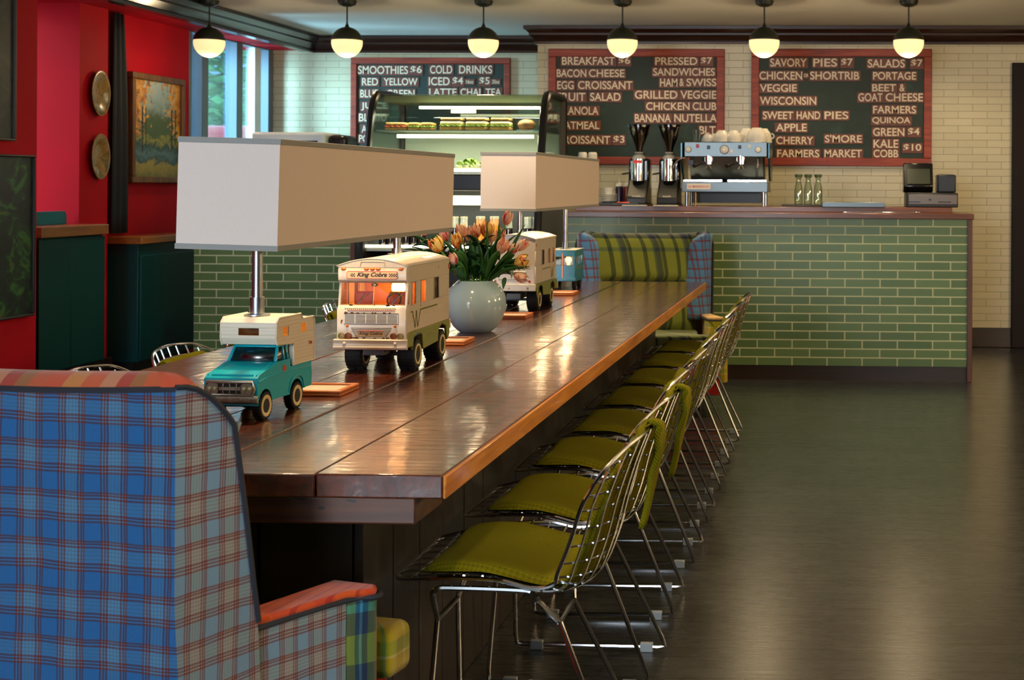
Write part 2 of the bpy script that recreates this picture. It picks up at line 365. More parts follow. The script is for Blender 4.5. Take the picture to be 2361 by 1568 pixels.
def picture(name, label, x, y0, y1, z0, z1, kind, fw, fm, d=.035):
    t = thing(name, label, 'painting', (x, (y0+y1)/2, (z0+z1)/2), 0, None)
    w, h = (y1-y0)/2, (z1-z0)/2; m = MB()
    for a in ((-w, w, h-fw, h), (-w, w, -h, -h+fw)): m.box(0.002, d, a[0], a[1], a[2], a[3])
    for a in ((-w, -w+fw), (w-fw, w)): m.box(0.002, d, a[0], a[1], -h+fw, h-fw)
    m.build('frame', fm, t, bevel=.006)
    MB().box(.002, d*.5, -w+fw*.9, w-fw*.9, -h+fw*.9, h-fw*.9).build('canvas', canvas(kind+'_painting', kind), t)
fr1 = wood('brown_frame_wood', '#3d210c', '#64401c', '#845826', 'z', 1, .5)
picture('framed_painting', 'autumn landscape painting with golden trees and a stream in a brown frame', XW, 9.73, 10.53, 1.30, 2.085, 'autumn', .045, fr1, .05)
fr2 = M('thin_dark_frame', '#1c1712', .5)
picture('framed_painting', 'dark green and black painting hung lower on the near red wall', XL, 7.0, 7.932, .535, 1.455, 'dark', .014, fr2)
picture('framed_painting', 'gloomy grey painting hung high on the near red wall', XL, 6.9, 7.739, 1.53, 2.45, 'grey', .014, M('grey_frame', '#4a4640', .5))
n = NT('plate_glaze'); nn_ = n.noise(n.obj(), 18, 5, .6, 1.0)
n.set('Base Color', n.ramp(nn_, [(.3, '#3a4a26'), (.45, '#7d6428'), (.55, '#9c7a34'), (.7, '#8a5a26')])); n.set('Roughness', .25); platem = n.mat
for y, z, lb in ((9.27, 1.90, 'round bronze green wall plate hung higher on the pilaster'), (9.27, 1.475, 'round ochre wall plate hung lower on the pilaster')):
    RM = Matrix.Rotation(pi/2, 4, 'Y')
    m = MB().lathe([(.001, .006), (.07, .006), (.09, .012), (.125, .028), (.15, .032), (.153, .036), (.148, .038), (.12, .034), (.09, .02), (.07, .014), (.001, .014)], M=RM, n=40)
    o = m.build('wall_plate', platem, loc=(XP, y, z)); o.scale = (1, .78, 1)
    tag(o, lb, 'plate', 'plates hung on the red pilaster')

# ---- outdoors beyond the window ----
leafm = M('street_leaves', '#4f9a5c', .6, var=.5, vs=2)
random.seed(4)
def bush(x, y, z, r, lb, nm='street_tree', k=900):
    t = thing(nm, lb, 'tree', (x, y, 0)); m = MB()
    for i in range(k):
        a, b_ = random.uniform(0, 2*pi), random.uniform(-1, 1); rr = r*random.uniform(.55, 1)
        c = Vector((rr*cos(a)*sqrt(1-b_*b_), rr*sin(a)*sqrt(1-b_*b_), z+rr*b_*1.3)); s_ = r*.13
        R_ = Matrix.Rotation(random.uniform(0, 6), 4, 'Z') @ Matrix.Rotation(random.uniform(-1.2, 1.2), 4, 'X')
        m.add([(-s_, 0, 0), (0, -s_*.5, 0), (s_, 0, 0), (0, s_*.5, .1*s_)], [(0, 1, 2, 3)], Matrix.Translation(c) @ R_)
    m.build('foliage', leafm, t); MB().cyl((0, 0, 0), (0, 0, z), .10).build('trunk', M('bark', '#2b241c', .9), t)
bush(-8.45, 18.2, 2.7, .95, 'bushy green street tree seen through the left window pane')
bush(-7.6, 20.6, 2.7, 1.0, 'green street tree seen through the right window pane')
bush(-10.6, 24.2, 3.6, 1.6, 'tall green street tree behind the other two outside the window')
o = MB().box(-22, -20, 14, 48, 0, 8).build('building', M('blue_grey_facade', '#7f9cb5', .8, var=.3, vs=1)); tag(o, 'pale blue grey building across the street outside the window', 'building')
o = MB().box(-20.2, -5.7, 2, 60, -.14, -.01).build('pavement', M('grey_asphalt', '#5b6064', .9)); tag(o, 'grey street pavement outside the window', 'pavement')
t = thing('parked_car', 'red car parked outside beneath the window', 'car', (-6.75, 15.4, 0))
MB().prism([(-1.8, .3), (-1.85, .8), (-1.5, .98), (1.8, .98), (1.85, .3)], -.8, .8, 'x').build('body', M('red_car_paint', '#b3203a', .25), t, bevel=.08)
MB().prism([(-1.4, .95), (-1.0, 1.9), (1.2, 1.95), (1.75, .95)], -.72, .72, 'x').build('cabin', M('red_car_roof', '#b3203a', .25), t, bevel=.1)
for sx in (-.75, .75):
    for y in (-1.1, 1.1): MB().cyl((sx-.1, y, .32), (sx+.1, y, .32), .32, 20).build('wheel', rubber, t)
# ================= communal table =================
n = NT('varnished_table_planks'); ob = n.obj(); gi = n.new('ShaderNodeNewGeometry').outputs['Random Per Island']
x = n.xyz(ob); sh = n.math('MULTIPLY', gi, 7.0)
v = n.comb(n.math('MULTIPLY', n.math('ADD', x[0], sh), 15.0), n.math('MULTIPLY', n.math('ADD', x[1], sh), 1.1), n.math('MULTIPLY', x[2], 15.0))
g1 = n.noise(v, 1.5, 6, .6, 1.5)
c = n.ramp(g1, [(.22, '#1d0703'), (.45, '#421607'), (.62, '#60270e'), (.85, '#7d3f1a')])
c = n.mix(n.math('MULTIPLY', gi, .35), c, '#3a1509')
knots = n.noise(n.map(ob, (5, 2.4, 5)), 2.2, 2, .5, .6)
c = n.mix(n.ramp(knots, [(.70, 0.0), (.78, .8)]), c, '#140804')
n.set('Base Color', c); n.set('Roughness', .34); n.set('Coat Weight', 1.0); n.set('Coat Roughness', .10); n.set('Coat IOR', 1.6)
sawv = n.map(ob, (2.2, 30, 1), rot=(0, 0, .18)); saw = n.noise(sawv, 1.1, 4, .6, 1.6)
big = n.noise(n.map(ob, (7, 3.2, 1)), 1.0, 2, .5)
h = n.math('ADD', n.math('ADD', n.math('MULTIPLY', saw, .6), n.math('MULTIPLY', g1, .16)), n.math('MULTIPLY', big, 1.6))
bp = n.new('ShaderNodeBump', i_Height=h, i_Strength=.9, i_Distance=.0022).outputs[0]
n.set('Normal', bp); n.set('Coat Normal', bp)
topm = n.mat
lit_edgewood = wood('lit_edge_wood', '#8a4a10', '#bb701c', '#dc963a', 'y', 1.2, .4, .4)  # same wood as the tabletop, with warm lamp light painted into its colour
TX0, TX1, TY0, TY1 = -2.038, -.730, 2.635, 8.03
t = thing('communal_table', 'long varnished wooden communal table running towards the green tiled counter', 'table', (0, 0, 0))
m = MB(); ws = [.2, .215, .19, .215, .235, .25]; s_ = (TX1-TX0)/sum(ws); xx = TX0
for i, w in enumerate(ws):
    w *= s_; hz = .75+(.0007 if i % 2 else -.0007)
    m.box(xx+.0012, xx+w-.0012 if i < 5 else xx+w-.006, TY0, TY1, .705, hz); xx += w
m.build('tabletop', topm, t, bevel=.0035)
m = MB(); yy = TY0
random.seed(2)
m.box(TX1-.006, TX1, TY0, TY1, .7055, .7493)
m.build('lit_edge_strip', lit_edgewood, t, bevel=.0025)  # right side of the tabletop, coloured as if warmly lit
nb = NT('reddish_beam_wood'); nv = nb.noise(nb.map(nb.obj(), (1.2, 14, 20)), 1.6, 5)
bc = nb.ramp(nv, [(.3, '#3a1c10'), (.55, '#55301d'), (.8, '#704630')])
hx = nb.math('LESS_THAN', nb.noise(nb.map(nb.obj(), (24, 1, 60)), 1.0, 1), .29)
nb.set('Base Color', nb.mix(hx, bc, '#0a0504')); nb.set('Roughness', .45)
MB().box(TX0+.07, TX1-.062, TY0+.015, TY0+.20, .652, .7045).build('cross_beam', nb.mat, t, bevel=.004)
MB().box(TX0+.07, TX1-.062, TY1-.20, TY1-.015, .652, .7045).build('cross_beam', nb.mat, t, bevel=.004)
boardm = wood('dark_base_boards', '#110a06', '#1f120b', '#2e1c12', 'z', .9, .5, .1, .2, .5)
m = MB()
for k in range(25):
    y0 = 2.9+.2*k
    if y0+.2 < 7.9: m.box(-.998, -.976, y0+.002, y0+.198, 0, .704); m.box(-1.82, -1.798, y0+.002, y0+.198, 0, .704)
for k in range(4): m.box(-1.798+.2*k+.002, -1.798+.2*k+.198, 2.9, 2.922, 0, .704); m.box(-1.798+.2*k+.002, -1.798+.2*k+.198, 7.77, 7.792, 0, .704)
m.build('base_panel', boardm, t, bevel=.003)

# small wooden trays with pale tops (four, in a row along the middle)
traym = wood('orange_tray_wood', '#8a431c', '#ad602c', '#c47a40', 'x', 2, .4)
trayt = M('pale_tray_inlay', '#c9b9a2', .4)
for (tx, ty), lb in zip(((-1.345, 3.66), (-1.333, 4.83), (-1.333, 5.79), (-1.367, 7.02)), ('square wooden coaster tray behind the turquoise toy pickup', 'square wooden coaster tray between the front toy camper bus and the vase',
        'square wooden coaster tray between the vase and the rear toy camper bus', 'square wooden coaster tray between the rear toy camper bus and the blue toy van')):
    tt = thing('coaster_tray', lb, 'tray', (tx, ty, .7507), 0, 'wooden coaster trays on the long table')
    MB().box(-.075, .075, -.075, .075, 0, .008).box(-.075, .075, -.075, -.06, .008, .016).box(-.075, .075, .06, .075, .008, .016).box(-.075, -.06, -.06, .06, .008, .016).box(.06, .075, -.06, .06, .008, .016).build('frame', traym, tt, bevel=.0025)
    MB().box(-.059, .059, -.059, .059, .008, .011).build('inlay', trayt, tt)

# ================= wire chairs =================
n = NT('olive_knit'); ob = n.obj(); x = n.xyz(ob)
kx = n.math('SINE', n.math('MULTIPLY', n.math('ADD', x[1], n.math('MULTIPLY', x[0], .12)), 560.0)); ky = n.math('SINE', n.math('MULTIPLY', n.math('ADD', x[0], x[2]), 700.0))
kk = n.math('ADD', n.math('MULTIPLY', n.math('MULTIPLY', kx, ky), .5), n.math('MULTIPLY', kx, .3))
cc = n.mix(n.math('ADD', n.math('MULTIPLY', kk, .45), .5, True), '#484400', '#807b0c')
n.set('Base Color', n.mix(n.math('MULTIPLY', n.noise(ob, 6, 3), .3), cc, '#3d3604')); n.set('Roughness', .9); n.set('Specular IOR Level', .1)
n.bump(kk, .5, .003); knit = n.mat
glidem = M('grey_glide', '#8f979c', .5)
PROF = smoothpath([(-.005, 0, .447), (.09, 0, .445), (.20, 0, .43), (.30, 0, .408), (.365, 0, .405), (.415, 0, .435), (.448, 0, .51), (.475, 0, .61), (.50, 0, .69), (.522, 0, .748)], 8)
LP = [0]
for a, b_ in zip(PROF, PROF[1:]): LP.append(LP[-1]+(b_-a).length)
LT = LP[-1]
def prof_at(t):
    d = max(0, min(1, t))*LT
    for i in range(len(LP)-1):
        if d <= LP[i+1]+1e-9:
            k = (d-LP[i])/(LP[i+1]-LP[i]); p = PROF[i].lerp(PROF[i+1], k); tg = (PROF[i+1]-PROF[i]).normalized(); return p, Vector((-tg.z, 0, tg.x))
    return PROF[-1], Vector((-tg.z, 0, tg.x))
HW = [(0, .165), (.03, .192), (.12, .225), (.3, .258), (.45, .268), (.6, .262), (.75, .25), (.86, .244), (.93, .235), (.97, .212), (1, .16)]
def hw(t):
    for (a, p), (b_, q) in zip(HW, HW[1:]):
        if t <= b_: return p+(q-p)*(t-a)/(b_-a)
    return HW[-1][1]
def seat_pt(t, v, off=0.0):
    p, nn = prof_at(t); k = (.046+.026*max(0, min(1, (t-.42)/.2)))*min(1, t/.25)*(v/.26)**2
    dz = -.035*max(0, (t-.8)/.2)*(v/.2)**2
    q = p+nn*(k+off); return Vector((q.x, v, q.z+dz))
def make_chair(fold=False):
    t = thing('wire_chair', 'wire chair', 'chair')
    rim = [seat_pt(0, v) for v in (-.165, -.09, 0, .09, .165)]+[seat_pt(a, hw(a)) for a in (.03, .08, .15, .3, .4, .5, .6, .7, .8, .87, .92, .96)]
    top = [seat_pt(1, v) for v in (.16, .08, 0, -.08, -.16)]
    rim = rim+top+[seat_pt(a, -hw(a)) for a in (.96, .92, .87, .8, .7, .6, .5, .4, .3, .15, .08, .03)]
    MB().tube(smoothpath(rim, 4, True), .0046, 6, True).build('rim', chrome, t)
    m = MB()
    for j in range(-4, 5):
        v = j*.054; ts = [k/60 for k in range(61) if hw(k/60) > abs(v)-.002]
        m.tube([seat_pt(a, v, -.003) for a in ts], .0029, 5)
    for k in range(1, 19):
        a = k/19; w = hw(a); m.tube([seat_pt(a, w*(-1+2*i/12), .002) for i in range(13)], .0026, 5)
    m.build('wire_basket', chrome, t)
    for s in (-1, 1):
        m = MB(); W1 = (.06, s*.085, .33); W2 = (.335, s*.085, .33)
        f1 = Vector((.05, s*.15, .018)); f2 = Vector((.475, s*.15, .018)); w1 = Vector(W1); w2 = Vector(W2)
        pts = [w1, w1.lerp(f1, .92), f1+Vector((.004, 0, .004)), f1.lerp(f2, .05), f1.lerp(f2, .95), f2+Vector((-.004, 0, .004)), f2.lerp(w2, .08), w2]
        for p in pts[2:6]: p.z = max(p.z-.004, .0105)
        m.tube(pts, .0062, 8).build('leg_loop', chrome, t)
        for u in (.11, .42): MB().cbox((u, s*.15, .0125), (.036, .018, .025)).build('glide', glidem, t, bevel=.002)
        MB().tube(smoothpath([W1, (.078, s*.185, .415), (.094, s*.2, .431), (.12, s*.2, .434), (.27, s*.2, .431), (.298, s*.2, .424), (.312, s*.185, .40), W2], 4), .0066, 8).build('seat_rail', chrome, t)
    for u in (.06, .335): MB().cyl((u, -.088, .33), (u, .088, .33), .0062, 8).build('cross_bar', chrome, t)
    m = MB()                                        # seat pad: a closed, domed cushion following the wire seat
    def pad(i, j, up):
        a = .075+.445*i; v = (-1+2*j)*min(.205, hw(a)-.028); e = max(0.0, (1-abs(2*i-1)**6)*(1-abs(2*j-1)**6))
        return seat_pt(a, v, .007+(.004+.027*e**.5 if up else 0))
    m.grid(lambda i, j: pad(i, j, True), 22, 22).grid(lambda i, j: pad(i, j, False), 22, 22)
    m.build('seat_pad', knit, t)
    m = MB()                                        # back pad: plain inside the wires, or folded over the top rim
    if fold:
        path = [seat_pt(a, 0, .014) for a in (.53, .58, .64, .70, .76, .82, .88, .93, .97)]
        p1 = seat_pt(1, 0)
        path += [p1+Vector((-.012, 0, .006)), p1+Vector((.003, 0, .013)), p1+Vector((.018, 0, .004)), p1+Vector((.020, 0, -.02)), p1+Vector((.016, 0, -.06)), p1+Vector((.006, 0, -.11)), p1+Vector((-.006, 0, -.17)), p1+Vector((-.018, 0, -.23))]
    else: path = [seat_pt(a, 0, .014) for a in (.53, .58, .64, .70, .76, .82, .88, .915)]+[seat_pt(.935, 0, .022), seat_pt(.92, 0, .034), seat_pt(.89, 0, .036)]
    path = smoothpath(path, 3); N_ = len(path)
    def bp_(i, j):
        k = i*(N_-1); a = int(min(k, N_-2)); p = path[a].lerp(path[a+1], k-a)
        z = max(0, min(1, (p.z-.45)/.3)); out = fold and k/N_ > .58
        w = .185-.06*z**2; v0 = 0.0
        if out: w = .055; v0 = .055
        elif fold: w -= .03*max(0, (k/N_-.4)/.18)
        v = v0*min(1, max(0, (k/N_-.45)/.13) if fold else 0)+(-1+2*j)*w
        cur = .07*(v/.26)**2*(1-.5*z); f2 = .5 if out else 1.0
        wr = .005*sin(v*80+k)*z
        return (p.x-cur*f2+wr, v, p.z+cur*.1-(.03*abs(v/.14)**2 if (fold and z > .93) else 0))
    m.grid(bp_, N_, 17)
    m.build('back_pad', knit, t, solid=.013)
    return t
c0 = make_chair(True); c1 = make_chair(False)
rl = ['nearest wire chair on the right side, its olive back pad folded over the top', 'second wire chair from the camera on the right side of the table', 'third wire chair from the camera on the right side of the table',
      'fourth wire chair from the camera on the right side of the table', 'fourth wire chair from the counter on the right side of the table', 'third wire chair from the counter on the right side of the table',
      'second wire chair from the counter on the right side of the table', 'last wire chair on the right side, nearest the patchwork wing chair by the counter']
CHS = []
for k in range(8):
    c = c0 if k == 0 else c1 if k == 2 else copy_tree(c0 if k == 1 else c1)
    c.location = (-.945+random.uniform(-.006, .006), 3.195+.578*k, 0); c.rotation_euler = (0, 0, random.uniform(-.02, .02) if k else 0)
    tag(c, rl[k], 'chair', 'wire chairs along the right side of the table')
ll = ['wire chair on the left side just behind the near plaid wing chair', 'wire chair on the left side whose bowed top shows left of the turquoise toy pickup',
      'wire chair on the left side peeking out left of the toy pickup camper shell', 'wire chair on the left side whose top shows left of the toy camper bus']
for (xx, yy), lb in zip(((-2.235, 4.10), (-2.25, 4.70), (-2.27, 5.29), (-2.33, 6.46)), ll):
    c = copy_tree(c1); c.location = (xx+.515, yy, 0); c.rotation_euler = (0, 0, pi)
    tag(c, lb, 'chair', 'wire chairs along the left side of the table')

# ================= wing chairs =================
bl, bl2, dk, rd, pl_ = '#2767a8', '#5d8fb8', '#3a2427', '#7d3a2c', '#9db0b4'
st = lambda base, mid, ln, l2: [(0, base), (.36, ln), (.405, mid), (.43, ln), (.475, mid), (.50, ln), (.545, mid), (.60, l2), (.62, mid), (.68, l2), (.70, mid), (.76, l2), (.78, mid), (.83, ln), (.875, mid), (.90, ln), (.945, mid), (.955, ln), (.995, base)]
plaid_blue = plaid('blue_red_plaid', st('#1c578c', '#427498', '#5a1c0c', '#4a5a68'), st('#1c578c', '#427498', '#5a1c0c', '#4a5a68'), .083, .083)
plaid_side = plaid('pale_blue_orange_plaid', st('#6c8ea6', '#8b9290', '#661c04', '#8a6a50'), st('#6c8ea6', '#8b9290', '#661c04', '#8a6a50'), .083, .083)
plaid_green = plaid('green_blue_plaid', [(0, '#77822c'), (.22, '#0d2016'), (.32, '#55652a'), (.37, '#0a1434'), (.52, '#2f4f46'), (.58, '#77822c'), (.78, '#102818'), (.90, '#77822c')], [(0, '#727c30'), (.36, '#465a50'), (.44, '#727c30'), (.62, '#0a1434'), (.78, '#727c30')], .20, .30)
plaid_teal = plaid('teal_green_plaid', [(0, '#6f7d2c'), (.3, '#1a3a52'), (.45, '#3f8a9c'), (.55, '#14243c'), (.75, '#56682c')], [(0, '#5f702a'), (.35, '#1c2c44'), (.6, '#247a96'), (.7, '#16263c')], .07, .16)
plaid_top = plaid('orange_yellow_plaid', [(0, '#c9552a'), (.16, '#cdb253'), (.32, '#c96a2e'), (.48, '#c2b48a'), (.62, '#8e2f26'), (.74, '#7f7b3c'), (.86, '#b5642e')], [(0, '#c9772a'), (.5, '#a8432a')], .23, .19, 'xy')
plaid_orange = plaid('orange_red_stripe', [(0, '#b8400f'), (.3, '#8f1414'), (.40, '#bc4a10'), (.8, '#8a1814'), (.9, '#b8400f')], [(0, '#bc4a10'), (.5, '#b03810')], .055, .09, 'xy')
plaid_yellow = plaid('yellow_green_plaid', [(0, '#b8a31c'), (.3, '#d9cf8a'), (.36, '#a9a323'), (.6, '#3f8f86'), (.7, '#b39c18')], [(0, '#b09a1c'), (.4, '#d9d09a'), (.46, '#8f9a2c'), (.75, '#c2ac22')], .10, .09)
plaid_red = plaid('red_plaid', [(0, '#b3231c'), (.6, '#7a1a1c'), (.7, '#c2401f')], [(0, '#a8201c'), (.5, '#8a1c20')], .08, .1)
piping = M('dark_piping', '#1a1d26', .8)
fs_ = M('pale_frame_fabric', '#c9a56a', .85, var=.5, vs=9)
def wing_chair(label, loc, rz, H, frontback, side, topm_, edge, back_m, WT=.08, BH=.036):
    t = thing('wing_chair', label, 'armchair', loc, rz)
    HB = .375
    # outer back shell: plan outline swept up, leaning slightly back at the top
    def outl(z, wd, inset=0):           # half outline right side, at height fraction z
        return [(HB-inset, 0), (HB+.018-inset, wd*.5), (HB+.03-inset, wd)]
    m = MB(); zs = [.16, .3, .45, .53, .7, .85, H-.06, H-.03, H-.012]
    # back panel with gentle crown on top: grid in x,z
    def topz(x): 
        a = abs(x)/HB; return H-.012*(1-a*a)
    def backy(z): return .05-.05*min(1, z/.6)
    m.grid(lambda i, j: ((-1+2*i)*HB, backy(.16+(topz((-1+2*i)*HB)-.16)*j), .16+(topz((-1+2*i)*HB)-.16)*j), 41, 16)
    m.build('outer_back', back_m, t)
    def wd(z): return .165 if z < .53 else .165-.085*((z-.53)/(H-.53))**1.2
    for s in (-1, 1):
        m = MB(); ztop = topz(HB)
        def sp(i, j):
            z = .16+(ztop-.075*i**2.6-.16)*j; w = wd(z); return (s*(HB+.042*i), backy(z)+w*i, z)
        m.grid(sp, 6, 22).build('side_panel', side, t)
        # wing bolster: rounded roll facing the sitter
        m = MB(); prof_ = []
        def wg(i, j):
            z = .50+(H-WT-.50)*j; w = wd(z); a = pi*i; r_ = .072+.006*sin(j*3)
            if j > .8: r_ *= sqrt(max(.02, 1-((j-.8)/.2)**2*.9))
            return (s*(HB+.032-r_*(1-cos(a))), backy(z)+w*.92+.055*sin(a)+.02*sin(a*.5), z)
        m.grid(wg, 13, 18).build('wing', frontback[1], t, solid=.004)
        # piping along the panel edge
        MB().tube([(s*(HB+.042), backy(.53+(ztop-.075-.53)*j)+wd(.53+(ztop-.075-.53)*j)+.001, .53+(ztop-.075-.53)*j) for j in [k/14 for k in range(15)]]+[(s*(HB+.042*i), backy(1)+wd(ztop-.075*i**2.6)*i+.001, ztop-.075*i**2.6+.001) for i in (.93, .85, .75, .6, .4, .2, 0)], .0055, 6).build('piping', piping, t)
        # arm: outline in plan extruded down
        A = [(HB+.035, .172), (HB+.10, .365), (HB+.142, .40), (HB+.128, .43), (HB+.03, .44), (HB-.03, .19), (HB-.03, .12), (HB+.01, .12)]
        A = [(s*a, b_) for a, b_ in A]
        m = MB().prism(A[:2]+[(s*(HB+.02), .365), (s*(HB-.02), .165)], .16, .515, 'z'); m.build('arm_side', side, t)
        MB().prism([A[1], A[2], A[3], A[4], (s*(HB+.0), .37)], .15, .515, 'z').build('arm_front', edge, t, bevel=.008)
        MB().prism(A, .515, .532, 'z').build('arm_top', topm_[1], t, bevel=.007)
        MB().tube(smoothpath([(a, b_, .516) for a, b_ in [A[0], A[1], A[2], A[3], A[4], A[5]]], 4), .0055, 6).build('piping', piping, t)
    # top edge band
    m = MB()
    TP = [(-(HB+.042*i), backy(1)+wd(H-.075*i**2.6)*i, H-.075*i**2.6, 1, i) for i in (1, .93, .85, .75, .6, .4, .2)]
    TP += [((-1+2*k/24)*HB, backy(1), topz((-1+2*k/24)*HB), 0, 0) for k in range(25)]
    TP += [(-a_, b_, c_, -1, i_) for a_, b_, c_, d_, i_ in TP[6::-1]]
    def band(i, j):
        a_, b_, c_, d_, i_ = TP[round(i*(len(TP)-1))]; ed = 1-.75*abs(i_)**1.5
        k_ = 1.0 if d_ else max(0, min(1, (abs(a_)-.20)/.175))**2
        sg = d_ if d_ else (-1 if a_ > 0 else 1)
        return (a_+sg*.075*j*ed*k_, b_+.10*j*(1-.75*k_)*ed, c_+BH*sin(pi*j)*ed-.001-.02*j)
    m.grid(band, len(TP), 9).build('top_band', topm_[0], t)
    MB().tube([((-1+2*k/40)*HB, backy(1)+.004, topz((-1+2*k/40)*HB)-.002) for k in range(41)], .006, 6).build('piping', piping, t)
    # inner back cushion
    m = MB(); wI = HB-.06
    def ib(i, j):
        x_ = (-1+2*i)*wI; z = .42+(H-.006-.42)*j; y_ = .14+.05*(1-j)+.045*(1-(2*i-1)**4)*(1-(2*j-1)**6); g = abs(j-.52)
        y_ -= .028*math.exp(-(g/.03)**2)*(1 if abs(x_) < wI*.8 else .4)
        return (x_, y_-.03*j, z)
    m.grid(ib, 25, 30).build('inner_back', frontback[0], t, solid=.01)
    # seat cushion (T shape) and base
    c_ = MB().prism([(-HB+.05, .14), (HB-.05, .14), (HB-.03, .43), (HB+.145, .455), (HB+.145, .545), (.0, .56), (-HB-.145, .545), (-HB-.145, .455), (-HB+.03, .43)], .335, .435, 'z').build('seat_cushion', frontback[2], t, bevel=.022, seg=4)
    MB().prism([(-HB, .02), (HB, .02), (HB+.10, .53), (-HB-.10, .53)], .09, .33, 'z').build('base', plaid_red, t, bevel=.012)
    for s in (-1, 1):
        for y_ in (.07, .47): MB().cyl((s*(HB-.02), y_, 0), (s*(HB-.03), y_, .10), .018, 10, .026).build('leg', black, t)
    return t
rz = radians(-11)
corner = Vector((-1.082, 2.28)); rt = Vector((cos(rz), sin(rz)))
pc = corner-rt*.375
wing_chair('near plaid wing chair seen from behind at the bottom left, blue back with red lines', (pc.x, pc.y, 0), rz, .962, (plaid_green, plaid_side, plaid_yellow), plaid_side, (plaid_top, plaid_orange), plaid_teal, plaid_blue)
plaid_wing = plaid('blue_red_wing_plaid', [(0, '#4d7fb0'), (.35, '#7a2c20'), (.50, '#47779f'), (.72, '#7a2c20'), (.86, '#4d7fb0')], [(0, '#4d7fb0'), (.4, '#7a2c20'), (.6, '#47779f')], .075, .055)
wing_chair('far patchwork wing chair facing the camera at the counter end of the table', (-1.155, 8.61, 0), pi+radians(3), 1.015, (plaid_green, plaid_wing, plaid_green), fs_, (plaid_green, fs_), plaid_yellow, fs_, .004, .012)
# ================= text helper =================
def text_mesh(body, bold=.0, font_shear=0.0, spacing=1.0):
    cu = bpy.data.curves.new('txt', 'FONT'); cu.body = body; cu.size = 1; cu.offset = bold; cu.shear = font_shear; cu.space_character = spacing
    o = bpy.data.objects.new('txt', cu); COL.objects.link(o)
    me = bpy.data.meshes.new_from_object(o.evaluated_get(bpy.context.evaluated_depsgraph_get()))
    bpy.data.objects.remove(o); bpy.data.curves.remove(cu)
    vs = [v.co.copy() for v in me.vertices]; fs = [tuple(p.vertices) for p in me.polygons]; bpy.data.meshes.remove(me)
    x0 = min(v.x for v in vs); x1 = max(v.x for v in vs); y0 = min(v.y for v in vs); y1 = max(v.y for v in vs)
    return [((v.x-x0)/(x1-x0), (v.y-y0)/(y1-y0)) for v in vs], fs
def put_text(m, body, fn, bold=.0, shear=0.0):       # fn maps (0..1, 0..1) to a 3-D point
    vs, fs = text_mesh(body, bold, shear); m.add([fn(u, v) for u, v in vs], fs)
def plate_fn(x0, x1, z0, z1, y): return lambda u, v: (x0+(x1-x0)*u, y, z0+(z1-z0)*v)

# ================= table lamps on toy trucks =================
def enamel(name, col, chip='#4a2412', amt=.60, rough=.3, fine=22):
    n = NT(name); ob = n.obj(); nz = n.noise(ob, fine, 6, .7)
    g = n.ramp(nz, [(amt, 0.0), (amt+.03, 1.0)])
    base = n.mix(n.math('MULTIPLY', n.noise(ob, 60, 3), .3), lin(col), tuple(a*.72 for a in lin(col)[:3])+(1,))
    n.set('Base Color', n.mix(g, base, chip)); n.set('Roughness', n.math('ADD', n.math('MULTIPLY', g, .4), rough)); n.set('Coat Weight', .3)
    return n.mat
turq = enamel('turquoise_toy_enamel', '#12b2c8', '#5a3a20', .66, .22)
creamp = enamel('cream_toy_enamel', '#cfc5b2', '#6b3316', .655)
shellw = NT('ribbed_camper_enamel'); xx_ = shellw.xyz(shellw.obj())
rb = shellw.math('SINE', shellw.math('MULTIPLY', xx_[2], 720.0))
shellw.set('Base Color', lin('#d9d3c0')); shellw.set('Roughness', .35); shellw.bump(rb, .14, .001); shellm = shellw.mat
greenp = enamel('olive_toy_enamel', '#75831f', '#3a2a12', .68)
bluep = enamel('blue_toy_enamel', '#0a86b4', '#2a2a30', .70)
tin = M('worn_chrome_tin', '#b8b4a4', .3, .9, var=.35, vs=60)
rust = M('rust', '#5a2a12', .8, var=.5, vs=60)
darkin = M('dark_interior', '#15100c', .7)
redseat = M('red_seat_plastic', '#a02418', .4)
amber = M('amber_lens', '#c76a1c', .3)
ambglass = glass('amber_toy_glass', '#ffe4c0', .05)
bluglass = glass('dusty_blue_windscreen', '#5c7894', .16, .25)
whitewall = M('cream_whitewall', '#d8c894', .6)
hubm = M('rusty_hub', '#6b3a22', .5, .4, var=.4, vs=40)
bulbm = M('warm_bulb', '#ffd28a', .3, emit=16, ecol='#ffb45a')
def cloth(name):
    n = NT(name); ob = n.obj(); w1_ = n.noise(n.map(ob, (300, 300, 60)), 1, 2)
    n.set('Base Color', n.mix(n.math('MULTIPLY', w1_, .25), '#ded3ca', '#c4b6aa')); n.set('Roughness', .9); n.bump(w1_, .12, .001); return n.mat
shadecloth = cloth('linen_shade'); shadetrim = M('grey_shade_trim', '#8f928f', .8)
def wheel(c, r, w, parent, whitew=True, n=26, wo=.78):
    m = MB(); RM = Matrix.Translation(c) @ Matrix.Rotation(pi/2, 4, 'Y')
    m.mi = 0
    m.lathe([(r*.55, -w/2), (r*.9, -w/2), (r*.99, -w*.36), (r, -w*.2), (r, w*.2), (r*.99, w*.36), (r*.9, w/2), (r*.55, w/2)], n=n, M=RM)
    for k in range(n): 
        a = 2*pi*k/n
        for s in (-1, 1): m.cbox((0, 0, 0), (r*.10, r*.10, w*.40), RM @ Matrix.Rotation(a, 4, 'Z') @ Matrix.Translation((r*.985, 0, s*w*.26)))
    m.mi = 1 if whitew else 0
    for s in (-1, 1): m.lathe([(r*.52, s*w*.50), (r*.56, s*w*.54), (r*wo, s*w*.54), (r*(wo+.02), s*w*.49)], n=n, M=RM, cap=False)
    m.mi = 2
    for s in (-1, 1): m.lathe([(r*.56, s*w*.3), (r*.55, s*w*.45), (r*.35, s*w*.36), (r*.18, s*w*.42), (.0006, s*w*.44)], n=n, M=RM, cap=False)
    return m.build('wheel', [rubber, whitewall, hubm], parent)
